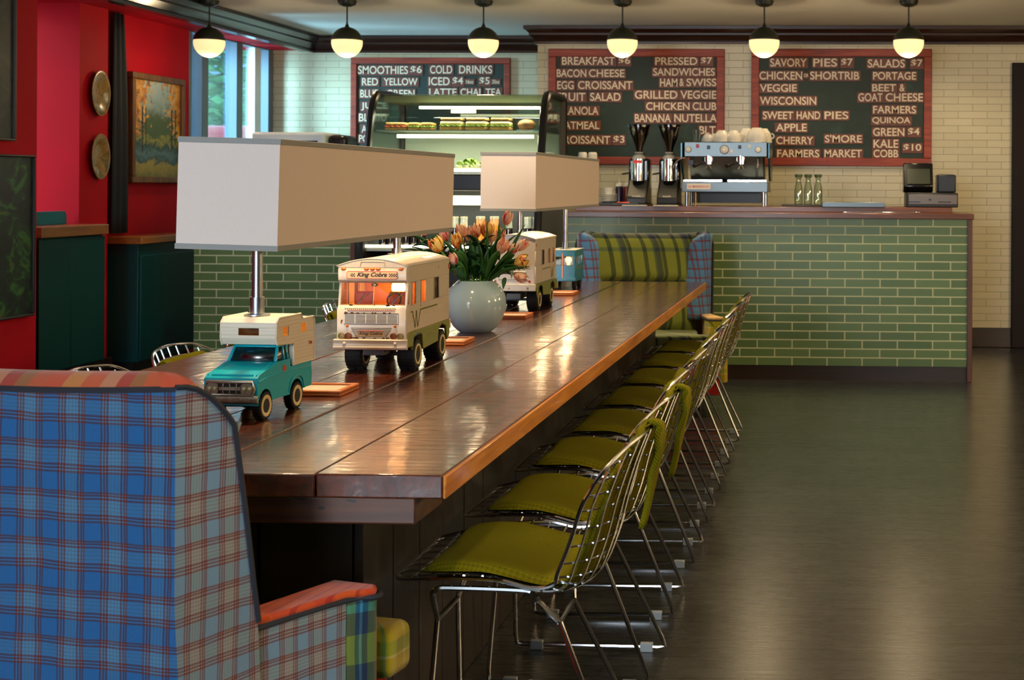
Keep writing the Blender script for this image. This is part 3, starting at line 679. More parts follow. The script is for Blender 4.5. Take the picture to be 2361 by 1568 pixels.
def arch(y, r, z0, n=9, rev=False):     # points of a wheel-arch cut, front to rear
    p = [(y+r*cos(a), z0+r*sin(a)) for a in [pi*k/(n-1) for k in range(n)]]
    return p[::-1] if not rev else p
def shade(L, x0, x1, y0, y1, z0, z1, tilt, xm, zm, lb=None):
    # open-ended rectangular drum: four cloth walls, trims, hidden top spreader
    RM = Matrix.Translation((xm, 0, zm)) @ Matrix.Rotation(tilt, 4, 'Y') @ Matrix.Translation((-xm, 0, -zm))
    th = .003; m = MB()
    m.box(x0, x1, y0, y0+th, z0, z1, RM).box(x0, x1, y1-th, y1, z0, z1, RM).box(x0, x0+th, y0+th, y1-th, z0, z1, RM).box(x1-th, x1, y0+th, y1-th, z0, z1, RM)
    o = m.build('lamp_shade', shadecloth, L)
    for a, b_ in ((z0-.002, z0+.011), (z1-.011, z1+.002)):
        m = MB(); e = .0022
        m.box(x0-e, x1+e, y0-e, y0+th+e, a, b_, RM).box(x0-e, x1+e, y1-th-e, y1+e, a, b_, RM).box(x0-e, x0+th+e, y0+th+e, y1-th-e, a, b_, RM).box(x1-th-e, x1+e, y0+th+e, y1-th-e, a, b_, RM)
        m.build('trim_band', shadetrim, o, bevel=.001)
    m = MB()
    for k in range(4):
        y = y0+(y1-y0)*(.1+.8*k/3); m.tube([(x0+.003, y, z1-.02), (x1-.003, y, z1-.02)], .002, 6)
    m.build('spreader', steel, o)
    return o
def post(L, x, y, z0, z1, zc):
    o = MB().cyl((x, y, z0), (x, y, z1), .0122, 20).build('post', galv, L)
    m = MB().lathe([(.03, 0), (.03, .003), (.0165, .005), (.0165, .001+zc-z0), (.012, .001+zc-z0)], (x, y, z0), 24); m.build('collar', galv, o)
def bulb(L, c, r, e):
    m = MB().ball(c, r, 16, 12, (1, 1, 1.1)); m.cyl((c[0], c[1], c[2]-r*1.9), (c[0], c[1], c[2]-r*.8), r*.45, 12)
    o = m.build('light_bulb', bulbm, L); lamp('bulb_light', 'POINT', (c[0], c[1]-.0, c[2]), e, (1, .55, .22), r*1.1, parent=o); o.visible_shadow = True
    return o

# ---- toy pickup with camper shell ----
def pickup(L):
    WF, WB, R_, HWd = .078, .088, .032, .064
    P = [(-.118, .055), (-.120, .085), (-.118, .100), (-.108, .107), (-.022, .124), (-.014, .126), (.052, .126), (.054, .108), (.172, .108), (.178, .075), (.174, .045)]
    low = [(WB+.037, .045)]+arch(WB, .037, .036, rev=True)+[(WB-.037, .04), (-WF+.037, .04)]+arch(-WF, .035, .036, rev=True)+[(-WF-.036, .05)]
    b = MB().prism(P+low, -HWd, HWd, 'x').build('toy_pickup', turq, L, bevel=.0035, seg=2)
    b['label'] = 'turquoise toy pickup with white ribbed camper shell'
    # side creases, hood lip
    m = MB()
    for s in (-1, 1):
        m.tube([(s*HWd, -.115, .092), (s*(HWd+.001), -.07, .098), (s*(HWd+.001), .0, .098), (s*HWd, .17, .098)], .0022, 6)
        m.tube(smoothpath([(s*HWd, WB-.043, .045), (s*(HWd+.001), WB-.03, .072), (s*(HWd+.001), WB, .081), (s*(HWd+.001), WB+.03, .072), (s*HWd, WB+.043, .045)], 4), .0024, 6)
    m.tube([(-.05, -.109, .1065), (.05, -.109, .1065)], .0022, 6).tube([(-.058, -.11, .106), (-.05, -.02, .1255)], .002, 6).tube([(.058, -.11, .106), (.05, -.02, .1255)], .002, 6)
    m.build('body_crease', turq, b)
    # cab: roof on pillars, glazed
    m = MB(); cw, rw = .058, .052
    def quad(p): m.tube(p, .0042, 6)
    for s in (-1, 1):
        quad([(s*cw, -.014, .126), (s*rw, .008, .160)]); quad([(s*cw, .030, .126), (s*rw, .032, .160)]); quad([(s*cw, .050, .126), (s*rw, .048, .160)])
    m.prism([(.004, .158), (.012, .168), (.052, .169), (.054, .158)], -rw-.004, rw+.004, 'x').box(-cw, cw, .047, .053, .124, .162)
    m.build('cab', turq, b, bevel=.002)
    m = MB().add([(-cw+.002, -.013, .127), (cw-.002, -.013, .127), (rw-.002, .007, .159), (-rw+.002, .007, .159)], [(0, 1, 2, 3)])
    for s in (-1, 1): m.add([(s*cw, -.011, .127), (s*cw, .048, .127), (s*rw, .047, .159), (s*rw, .008, .159)], [(0, 1, 2, 3)])
    m.build('cab_glass', bluglass, b, solid=.001)
    MB().box(-.05, .05, -.006, .044, .120, .131).box(-.045, .045, .032, .040, .131, .146).build('cab_seat', M('blue_seat_plastic', '#2a62a0', .5), b, bevel=.002)
    # grille, lamps, bumper
    m = MB(); y = -.1225
    m.tube([(-.055, y, .062), (.055, y, .062), (.058, y, .075), (.055, y, .092), (-.055, y, .092), (-.058, y, .075)], .0042, 8, True)
    m.box(-.026, .026, y-.003, y+.002, .0725, .081)
    for xg in (-.016, .0, .016): m.box(xg-.0018, xg+.0018, y-.002, y+.002, .062, .092)
    for s in (-1, 1): m.prism([(s*.027, .0675), (s*.034, .063), (s*.05, .063), (s*.055, .070), (s*.055, .083), (s*.05, .0895), (s*.034, .0895), (s*.027, .086)], y-.003, y+.002, 'y')
    m.build('grille', tin, b, bevel=.0008)
    MB().box(-.052, .052, -.1215, -.1205, .064, .090).build('grille_backing', darkin, b)
    m = MB(); put_text(m, 'TONKA', plate_fn(-.018, .018, .0742, .0794, y-.0034), .02); m.build('grille_lettering', M('silver_letter', '#e8e8e4', .2, .6), b)
    for s in (-1, 1):
        for xl in (.035, .048):
            m = MB(); m.lathe([(.0058, 0), (.0062, .002), (.005, .0034), (.002, .0044), (.0004, .0046)], M=Matrix.Translation((s*xl, y-.0025, .0765)) @ Matrix.Rotation(pi/2, 4, 'X'), n=16)
            m.build('headlight', M('yellowed_lamp_lens', '#b8b48c', .25, .3), b)
    m = MB().prism([(-.126, .0435), (-.133, .046), (-.135, .053), (-.133, .060), (-.126, .0625)], -.070, .070, 'x')
    for s in (-1, 1): m.box(s*.033-.021, s*.033+.021, -.1375, -.132, .0485, .0575).ball((s*.033, -.138, .053), .003, 8, 6)
    m.build('bumper', tin, b, bevel=.002)
    for yy in (-WF, WB):
        for s in (-1, 1): wheel((s*.056, yy, R_), R_, .021, b)
    MB().box(-.02, .02, -.11, .16, .036, .048).cyl((-.05, -WF, R_), (.05, -WF, R_), .004, 8).cyl((-.05, WB, R_), (.05, WB, R_), .004, 8).build('chassis', darkin, b)
    for s in (-1, 1):
        m = MB().lathe([(.0095, 0), (.0095, .0012), (.0004, .0014)], M=Matrix.Translation((s*HWd, .020, .106)) @ Matrix.Rotation(s*pi/2, 4, 'Y'), n=18)
        m.build('red_badge', M('red_badge_paint', '#b8401c', .5), b)
    # camper shell, hollow with lit windows
    CP = [(-.028, .168), (-.034, .182), (-.032, .220), (-.020, .231), (.100, .231), (.112, .218), (.172, .218), (.180, .209), (.180, .110), (.060, .110), (.060, .163)]
    sh = MB()
    cwid = .068
    for s in (-1, 1):            # side walls with two window holes, cut into strips
        xa, xb = s*cwid, s*(cwid-.003); wins = [(.004, .036), (.104, .136)]; za, zb = .184, .206
        sh.prism([(-.028, .168), (-.034, .184), (.180, .184), (.180, .110), (.060, .110), (.060, .163)], xa, xb, 'x')
        sh.prism([(-.033, .206), (-.032, .220), (-.020, .231), (.100, .231), (.112, .218), (.172, .218), (.180, .209), (.180, .206)], xa, xb, 'x')
        yy0 = -.0335
        for a, c in wins+[(.180, None)]:
            sh.box(min(xa, xb), max(xa, xb), yy0, a, za, zb); yy0 = c
    for (a, c) in zip(CP, CP[1:]+CP[:1]):      # skin round the profile
        if a in ((-.034, .182),):
            continue
        d = Vector((c[0]-a[0], c[1]-a[1])); nn_2 = Vector((d.y, -d.x)).normalized()*.0025
        sh.add([(sx, p[0]+q*nn_2.x, p[1]+q*nn_2.y) for sx in (-cwid+.003, cwid-.003) for q in (0, 1) for p in (a, c)], [(0, 1, 3, 2), (4, 6, 7, 5), (0, 4, 5, 1), (2, 3, 7, 6), (0, 2, 6, 4), (1, 5, 7, 3)])
    for (x0, x1, z0, z1) in ((-cwid, cwid, .181, .190), (-cwid, cwid, .207, .2205), (-cwid, -.024, .190, .207), (.026, cwid, .190, .207)): sh.box(x0, x1, -.0345, -.0315, z0, z1)
    sh.build('camper_shell', shellm, b, bevel=.0008)
    m = MB()
    for s in (-1, 1): m.tube(smoothpath([(s*cwid, p[0], p[1]) for p in CP], 1, True), .0024, 6, True)
    m.build('camper_edge', shellm, b)
    MB().box(-.024, .026, -.0332, -.0327, .190, .207).build('camper_window', glass('smoky_toy_glass', '#8a8078', .12), b)
    for s in (-1, 1):
        for a, c in ((.004, .036), (.104, .136)): MB().box(s*(cwid-.002)-.0003, s*(cwid-.002)+.0003, a, c, .184, .206).build('camper_window', ambglass, b)
    m = MB()
    for s in (-1, 1): put_text(m, 'Tonka', (lambda s_: lambda u, v: (s_*(cwid+.0004), .146+.022*(u if s_ > 0 else 1-u), .150+.010*v))(s), .02)
    m.build('side_lettering', M('red_lettering', '#b03a22', .5), b)
    bulb(b, (0.0, .085, .185), .012, .7)
    return b
# ---- toy camper bus ----
def camper_bus(L, lbl):
    w = .102; yf, yr = -.255, .195
    low = MB(); skirt = MB(); zb, zs = .066, .118
    b_ = MB()
    # side walls (cream) with three windows each
    wins = [(-.205, -.165), (-.115, -.065), (.02, .075)]; za, zc = .196, .262
    for s in (-1, 1):
        xa, xb = (s*w-.004, s*w) if s > 0 else (s*w, s*w+.004)
        b_.box(xa, xb, yf+.012, yr, zs, za); b_.box(xa, xb, yf+.012, yr, zc, .312)
        yy0 = yf+.028
        for a, c in wins+[(yr, None)]: b_.box(xa, xb, yy0, a, za, zc); yy0 = c
    # rear wall
    b_.box(-w+.004, w-.004, yr-.004, yr, zs-.03, .312)
    # front: lower face, dash ledge, visor
    b_.prism([(yf, .075), (yf-.004, .10), (yf-.004, .185), (yf+.006, .198), (yf+.03, .200), (yf+.03, .075)], -w+.0008, w-.0008, 'x')
    b_.prism([(yf+.018, .262), (yf+.004, .270), (yf+.002, .300), (yf+.008, .312), (yf+.05, .312), (yf+.05, .262)], -w+.0012, w-.0012, 'x')
    for s in (-1, 1):
        xa, xb = (s*w-.008, s*w) if s > 0 else (s*w, s*w+.008)
        b_.prism([(yf+.006, .196), (yf+.014, .196), (yf+.026, .264), (yf+.018, .264)], xa, xb, 'x')
    b_.box(-w+.004, w-.004, yf+.03, yr-.004, zs, zs+.004)
    body = b_.build('toy_camper_bus', creamp, L, bevel=.0028, seg=2)
    body['label'] = lbl
    # arched roof
    m = MB(); 
    m.grid(lambda i, j: ((-1+2*i)*(w+.003), yf+.002+(yr-yf+.002)*j, .311+.022*(1-(2*i-1)**2)), 15, 24)
    m.build('roof', creamp, body, solid=.003)
    for yc in (yf+.004, yr-.003): MB().prism([(-w, .308)]+[((-1+2*i/14)*w, .311+.0225*(1-(2*i/14-1)**2)) for i in range(15)]+[(w, .308)], yc, yc+.003, 'y').build('roof_end', creamp, body)
    MB().tube(smoothpath([(-.036, yf+.003, .312), (-.034, yf+.003, .322), (-.028, yf+.003, .325), (.028, yf+.003, .325), (.034, yf+.003, .322), (.036, yf+.003, .312)], 4), .0018, 6).build('roof_hatch', creamp, body)
    # green skirt with wheel arches
    WBs = (-.145, .115); R_ = .046
    for s in (-1, 1):
        xa, xb = (s*w-.006, s*(w+.002))
        P = [(yf+.002, zs), (yf+.002, .072)]
        P = [(yr, zs), (yf+.01, zs), (yf+.008, .075), (WBs[0]-.052, .075)]
        for y in WBs: P += [(y-.052, .062), (y-.042, .1), (y, .112), (y+.042, .1), (y+.052, .055)]
        P += [(yr-.01, .062), (yr, .075)]
        m = MB().prism(P, xa, xb, 'x'); m.build('side_skirt', greenp, body, bevel=.0015)
        m = MB()
        for a in (-.03, .03): m.box(s*(w+.002)-.001, s*(w+.002)+.001, a-.013, a+.013, .0925, .0945)
        m.build('locker_handle', tin, body)
        # olive line and W on the side
        m = MB(); xo = s*(w+.0006); L_ = lambda p, q, r_=.0022: m.add([(xo, p[0], p[1]-r_), (xo, q[0], q[1]-r_), (xo, q[0], q[1]+r_), (xo, p[0], p[1]+r_)], [(0, 1, 2, 3)])
        L_((-.12, .176), (.06, .176)); L_((-.215, .176), (-.195, .176), .0018)
        for a, c in (((-.197, .177), (-.172, .127)), ((-.172, .127), (-.16, .177)), ((-.16, .177), (-.147, .127)), ((-.147, .127), (-.118, .177))):
            m.add([(xo, a[0]-.003, a[1]), (xo, a[0]+.003, a[1]), (xo, c[0]+.003, c[1]), (xo, c[0]-.003, c[1])], [(0, 1, 2, 3)])
        m.build('side_decal', M('olive_decal', '#58601c', .5), body)
        m = MB().lathe([(.009, 0), (.009, .001), (.0004, .0012)], M=Matrix.Translation((s*w, .19, .288)) @ Matrix.Rotation(s*pi/2, 4, 'Y'), n=16); m.build('red_badge', M('faded_red_badge', '#b0543c', .5), body)
        for y in WBs: wheel((s*.078, y, R_), R_, .05, body, True, 22, .66)
        for a, c in wins: MB().tube([(s*(w+.0005), a, za), (s*(w+.0005), c, za), (s*(w+.0005), c, zc), (s*(w+.0005), a, zc)], .0018, 6, True).build('window_trim', tin, body)
    for s in (-1, 1):
        for a, c in wins: MB().box(s*(w-.002)-.0004, s*(w-.002)+.0004, a, c, za, zc).build('window_glass', ambglass, body)
    m = MB().add([(-w+.008, yf+.011, .198), (w-.008, yf+.011, .198), (w-.008, yf+.022, .264), (-w+.008, yf+.022, .264)], [(0, 1, 2, 3)])
    m.build('windscreen', ambglass, body)
    m = MB().box(-w+.005, w-.005, -.02, -.016, zs, .305).box(-w+.006, w-.006, .1, .104, zs, .305); m.build('partition', M('orange_brown_interior', '#c98444', .5), body)
    for s in (-1, 1): MB().box(s*.052-.03, s*.052+.03, -.17, -.155, .15, .232).box(s*.052-.03, s*.052+.03, -.20, -.155, .15, .175).build('seat', redseat, body, bevel=.006)
    MB().tube([(.052+.02*cos(a), -.212+.006*sin(a), .212+.019*sin(a)) for a in [2*pi*k/16 for k in range(16)]], .003, 6, True).build('steering_wheel', black, body)
    for xa in (-.045, .055):
        m = MB()
        for dx in (.022, .034): m.tube([(xa, yf+.008, .199), (xa+dx, yf+.015, .236)], .0012, 5)
        m.build('wiper', steel, body)
    MB().tube([(0, yf+.009, .197), (0, yf+.019, .264)], .0018, 6).ball((0, yf+.024, .256), .007, 10, 6, (1.5, .5, .8)).build('centre_post', tin, body)
    # front details
    yq = yf-.0052
    m = MB()
    for k in range(8): m.box(-.078, .078, yq-.0006, yq+.001, .1455+k*.0037, .1472+k*.0037)
    for k in range(6): m.box(-.078+.0312*k-.0012, -.078+.0312*k+.0012, yq-.0008, yq+.001, .1455, .173)
    for k in range(6): z = .1085+k*.0042; hwid = .043+.015*k/5; m.box(-hwid, hwid, yq-.0006, yq+.001, z, z+.002)
    m.build('grille', M('white_grille_bars', '#e4e2d8', .4), body)
    MB().box(-.080, .080, yq+.0002, yq+.0012, .1435, .1755).prism([(-.044, .1075), (.044, .1075), (.06, .1335), (-.06, .1335)], yq+.0002, yq+.0012, 'y').build('grille_backing', M('dark_grille_paint', '#1c1f24', .6), body)  # dark plate behind the grille bars
    m = MB()
    random.seed(8)
    for k in range(26):
        px_ = random.uniform(-.075, .075); pz = random.choice([.1765, .104, .199, .1765]); r_ = random.uniform(.002, .008)
        vs = [(px_+r_*random.uniform(.6, 1.3)*cos(a), yq-.0009, pz+r_*.55*random.uniform(.4, 1.2)*sin(a)) for a in [2*pi*q/9 for q in range(9)]]
        m.add(vs, [tuple(range(9))])
    m.build('rust_patch', rust, body)
    for s in (-1, 1):
        for xl, mt in ((.086, 'yellowed_headlight'), (.066, 'rusted_headlight')):
            m = MB().lathe([(.0095, 0), (.0098, .003), (.008, .004), (.0075, .001), (.0004, .0015)], M=Matrix.Translation((s*xl, yq, .110)) @ Matrix.Rotation(pi/2, 4, 'X'), n=18)
            m.build('headlight', M(mt, '#8a7440' if 'y' in mt[:3] else '#7a3f18', .4, .3), body)
        MB().ball((s*.07, yq, .139), .0045, 10, 6).build('indicator', amber, body)
    for xm in (-.084, -.017, 0, .017, .084): MB().ball((xm, yf+.003, .303), .0062, 10, 6, (1.3, .6, .7)).build('marker_light', amber, body)
    # name board above the windscreen
    yb = yf+.0012
    m = MB(); m.mi = 0; m.prism([(-.075, .2775), (-.070, .274), (.070, .274), (.075, .2775), (.075, .2935), (.070, .297), (-.070, .297), (-.075, .2935)], yb, yb+.002, 'y')
    m.mi = 1; m.prism([(-.0735, .278), (-.069, .2758), (.069, .2758), (.0735, .278), (.0735, .293), (.069, .2952), (-.069, .2952), (-.0735, .293)], yb-.0005, yb+.001, 'y')
    m.build('name_board', [M('red_sign_border', '#c0221c', .5), M('cream_sign_ground', '#e0b98a', .5)], body)
    m = MB(); put_text(m, 'King Cobra', plate_fn(-.044, .044, .2772, .2938, yb-.001), .035, .35)
    for s, n_ in ((-1, 4), (1, 7)):
        for k in range(n_):
            for q in range(3):
                if (k+q) % 2 == 0: xq = s*.050+s*k*.0033; m.box(min(xq, xq+s*.0033), max(xq, xq+s*.0033), yb-.0011, yb-.0006, .2805+q*.0033, .2838+q*.0033)
    m.build('name_lettering', M('black_lettering', '#15110f', .5), body)
    m = MB(); put_text(m, 'King Cobra', plate_fn(-.034, .034, .111, .1225, yq-.0022), .012, .35)
    m2 = MB().box(-.04, .04, yq-.0016, yq-.0004, .109, .1235); m2.build('number_plate', M('tan_plate', '#a88a64', .6), body); m.build('plate_lettering', bpy.data.materials['black_lettering'], body)
    MB().box(-.038, .034, yq-.0024, yq-.0014, .1238, .1258).build('plate_stripe', bpy.data.materials['red_sign_border'], body)
    m = MB()
    for k in range(26): m.add([(-.075+k*.0058, yq-.0004, .186), (-.0725+k*.0058, yq-.0004, .186), (-.0755+k*.0058, yq-.0004, .1905), (-.078+k*.0058, yq-.0004, .1905)], [(0, 1, 2, 3)])
    m.build('checker_stripe', bpy.data.materials['black_lettering'], body)
    MB().box(-.07, .07, yq-.0006, yq+.001, .1835, .1848).build('red_stripe', bpy.data.materials['red_sign_border'], body)
    m = MB().prism([(yf-.005, .07), (yf-.016, .072), (yf-.019, .078), (yf-.016, .084), (yf-.016, .095), (yf-.019, .099), (yf-.005, .102)], -w-.006, w+.006, 'x')
    for s in (-1, 1): m.ball((s*.074, yf-.0165, .089), .0055, 10, 6)
    m.build('front_bumper', creamp, body, bevel=.0015)
    # rear details
    m = MB().box(-w-.002, w+.002, yr, yr+.014, .088, .118)
    m.build('rear_bumper', creamp, body, bevel=.002)
    m = MB()
    for s in (-1, 1): m.ball((s*.07, yr+.013, .103), .005, 10, 6)
    m.tube([(-.06, yr+.0015, .138), (.06, yr+.0015, .138), (.06, yr+.0015, .172), (-.06, yr+.0015, .172)], .0013, 6, True)
    m.build('rear_trim', tin, body)
    for s in (-1, 1): MB().ball((s*.075, yr+.001, .130), .0058, 10, 6, (1, .6, 1)).build('tail_light', M('red_tail_lens', '#a01024', .25), body)
    m = MB(); put_text(m, 'W', plate_fn(.012, -.018, .142, .170, yr+.0012), .01); m.box(.02, .045, yr+.0005, yr+.0013, .163, .1665); m.build('rear_decal', bpy.data.materials['olive_decal'], body)
    MB().box(-.03, .03, yf+.02, yr-.02, .052, .075).cyl((-.07, WBs[0], R_), (.07, WBs[0], R_), .006, 8).cyl((-.07, WBs[1], R_), (.07, WBs[1], R_), .006, 8).build('chassis', M('grey_chassis', '#5a6068', .5), body)
    bulb(body, (.030, -.10, .240), .021, 2.6)
    return body
def toy_van(L):
    w, y0, y1 = .068, -.11, .125; b_ = MB(); za, zc = .128, .172
    for s in (-1, 1):
        xa, xb = (s*w-.003, s*w) if s > 0 else (s*w, s*w+.003)
        b_.box(xa, xb, y0, y1, .045, za).box(xa, xb, y0, y1, zc, .2); yy0 = y0
        for a, c in ((-.09, -.05), (-.035, .02), (.035, .095), (y1, None)): b_.box(xa, xb, yy0, a, za, zc); yy0 = c
    for y in (y0, y1-.003):
        b_.box(-w+.003, w-.003, y, y+.003, .045, za).box(-w+.003, w-.003, y, y+.003, zc, .2)
        for a, c in ((-w+.003, -.055), (-.006, .006), (.055, w-.003)): b_.box(a, c, y, y+.003, za, zc)
    b_.box(-w, w, y0, y1, .197, .206).box(-w, w, y0, y1, .042, .048).box(-w-.003, w+.003, y0-.004, y1+.004, .045, .062)
    body = b_.build('toy_van', bluep, L, bevel=.003); body['label'] = 'bright blue toy van'
    MB().box(-w-.002, w+.002, y0-.002, y1+.002, .204, .209).build('roof_panel', M('pale_grey_roof_paint', '#a8b0a8', .35), body, bevel=.002)
    m = MB().box(-.0025, .0025, y0-.006, y0, .06, .19); m.build('door_bar', M('copper_bar', '#b0603c', .3, .8), body)
    m = MB()
    for y in (y0+.001,):
        for a, c in ((-.055, -.006), (.006, .055)): m.tube([(a, y-.001, za), (c, y-.001, za), (c, y-.001, zc), (a, y-.001, zc)], .0016, 6, True)
    for s in (-1, 1): m.box(s*(w+.0006)-.0006, s*(w+.0006)+.0006, y0+.01, y1-.01, .108, .113)
    m.build('trim', M('brassy_trim', '#b89a5a', .3, .7), body)
    m = MB()
    for a, c in ((-.055, -.006), (.006, .055)): m.box(a, c, y0+.0012, y0+.0018, za, zc)
    m.build('window_glass', ambglass, body)
    for s in (-1, 1):
        for y in (-.065, .075): wheel((s*.054, y, .024), .024, .018, body, False, 18)
    bulb(body, (.016, -.03, .152), .016, .7)
    return body
def lamp_light(L, x, y, z, e): lamp('shade_bulb_light', 'POINT', (x, y, z), e, (1, .66, .34), .03, parent=L)
XLm = -1.388
L1 = thing('table_lamp', 'near long box shade lamp standing on a turquoise toy pickup and cream toy bus', 'lamp', (XLm, 3.9, .7507), 0, 'toy truck table lamps')
pk = pickup(L1); pk.location = (.007, -.585, 0); pk.rotation_euler = (0, 0, -.055)
b1 = camper_bus(L1, 'cream toy camper bus with olive skirt and a red name board'); b1.location = (.052, .385, 0); b1.rotation_euler = (0, 0, .0)
s1 = shade(L1, -.118, .118, 3.177-3.9, 4.656-3.9, .398, .652, radians(1.3), 0, .525)
post(L1, 0.0, 3.345-3.9, .232, .60, .275); post(L1, .0, 4.43-3.9, .326, .60, .345)
for y, e in ((-.56, 3.5), (.0, 3.5), (.56, 3.5)): lamp_light(L1, 0, y, .52, e)
XL2 = -1.41
L2 = thing('table_lamp', 'far long box shade lamp standing on a cream toy bus and blue toy van', 'lamp', (XL2, 6.8, .7507), 0, 'toy truck table lamps')
b2 = camper_bus(L2, 'cream toy camper bus with olive W on its rear'); b2.location = (.015, -.535, 0); b2.rotation_euler = (0, 0, pi+.0)
v = toy_van(L2); v.location = (-.018, .68, 0); v.rotation_euler = (0, 0, .0)
shade(L2, -.120, .120, 6.045-6.8, 7.68-6.8, .436, .690, radians(.2), 0, .56)
post(L2, 0, 6.28-6.8, .328, .64, .345); post(L2, -.018, 7.45-6.8, .2085, .64, .245)
for y, e in ((-.6, 5), (.0, 5), (.62, 5)): lamp_light(L2, 0, y, .56, e)

# ================= vase and tulips =================
vx, vy = -1.336, 5.215
vm = M('pale_blue_glass_vase', '#a3c0cc', .12, coat=.5)
m = MB(); pr = [(.001, .004), (.05, .004), (.055, .0), (.062, .003), (.082, .022), (.100, .052), (.1125, .095), (.110, .13), (.098, .158), (.082, .178), (.070, .188), (.067, .192), (.064, .190), (.066, .182), (.09, .155), (.104, .12), (.104, .09), (.08, .03), (.001, .012)]
tag(m.lathe([(r, z) for r, z in pr], n=48).build('vase', vm, loc=(vx, vy, .7507), smooth=60), 'round pale blue glass vase full of tulips between the two toy lamps', 'vase')
n = NT('tulip_petal'); ob = n.obj(); st_ = n.noise(n.map(ob, (55, 55, 16)), 1.0, 4, .6, .8)
n.set('Base Color', n.ramp(st_, [(.45, '#f0c6a2'), (.55, '#eaae8c'), (.60, '#dc7452'), (.66, '#bb2434')])); n.set('Roughness', .5); n.set('Subsurface Weight', 0.0); petal = n.mat
n = NT('tulip_petal_yellow'); ob = n.obj(); st_ = n.noise(n.map(ob, (55, 55, 16)), 1.0, 4, .6, .8)
n.set('Base Color', n.ramp(st_, [(.45, '#f2d070'), (.54, '#ecb24c'), (.59, '#d8642c'), (.64, '#b01e1c')])); n.set('Roughness', .5); petaly = n.mat
n = NT('tulip_petal_pink'); ob = n.obj(); st_ = n.noise(n.map(ob, (55, 55, 16)), 1.0, 4, .6, .8)
n.set('Base Color', n.ramp(st_, [(.44, '#f2d6b4'), (.53, '#eaa898'), (.60, '#c83a52')])); n.set('Roughness', .5); petalp = n.mat
stemm = M('tulip_stem', '#6f9c3a', .5); leafg = M('tulip_leaf', '#2f6b2c', .4, var=.4, vs=20); leafd = M('dark_sprig_leaf', '#1f4a22', .35, var=.4, vs=20)
def leaf(m, p0, p1, bend, w, tw=0.0, n_=10):
    p0, p1 = Vector(p0), Vector(p1); d = p1-p0; side = d.cross(Vector((0, 0, 1)))
    side = side.normalized() if side.length > 1e-4 else Vector((1, 0, 0))
    up = side.cross(d).normalized()
    side = (side*cos(tw)+up*sin(tw)); up = side.cross(d).normalized()
    def fn(i, j):
        c = p0+d*i+Vector(bend)*(4*i*(1-i)); ww = w*(sin(pi*min(1, i*.93+.07))**.8)*(1-.25*i); s = -1+2*j
        return c+side*(ww*s)+up*(ww*.45*s*s)
    m.grid(fn, n_, 5)
TU = [(1007, 565, -.05, 1.05, 'y', 'yellow and red striped tulip at the far left of the bouquet'), (1024, 541, .0, .9, 'p', 'pale tulip behind the leftmost yellow one'),
      (1053, 557, -.03, 1.1, 'y', 'tall narrow cream and yellow tulip left of the middle of the bouquet'), (1063, 532, .05, 1.0, 'o', 'peach tulip rising behind the tall narrow cream and yellow one'),
      (1082, 539, .0, 1.05, 'o', 'round peach tulip with red streaks at the left centre of the bouquet'), (1100, 532, .04, .95, 'o', 'peach tulip right of the round streaked one at the top centre'),
      (1123, 530, .0, 1.0, 'y', 'frilled yellow and red parrot tulip at the top centre'), (1046, 598, -.08, .85, 'p', 'small pink and white tulip bud low on the left'),
      (1127, 549, .03, .85, 'o', 'peach tulip below the frilled parrot tulip'), (1155, 541, .0, .85, 'p', 'small dark striped tulip right of the frilled parrot tulip'),
      (1159, 567, -.06, 1.15, 'o', 'large peach tulip with a red flame at the right centre'), (1182, 575, -.02, .95, 'o', 'peach tulip tilting right beside the large flamed one'),
      (1204, 566, .0, .95, 'o', 'pink streaked tulip leaning out at the upper right'), (1170, 503, .02, 1.0, 'p', 'pink and white tulip standing highest above the bouquet'),
      (1203, 604, -.02, 1.05, 'y', 'golden tulip at the far right in front of the toy bus'), (1200, 639, -.03, 1.0, 'o', 'drooping peach tulip lowest on the right'),
      (1138, 543, .06, .8, 'o', 'small peach tulip between the parrot tulip and the small dark striped one')]
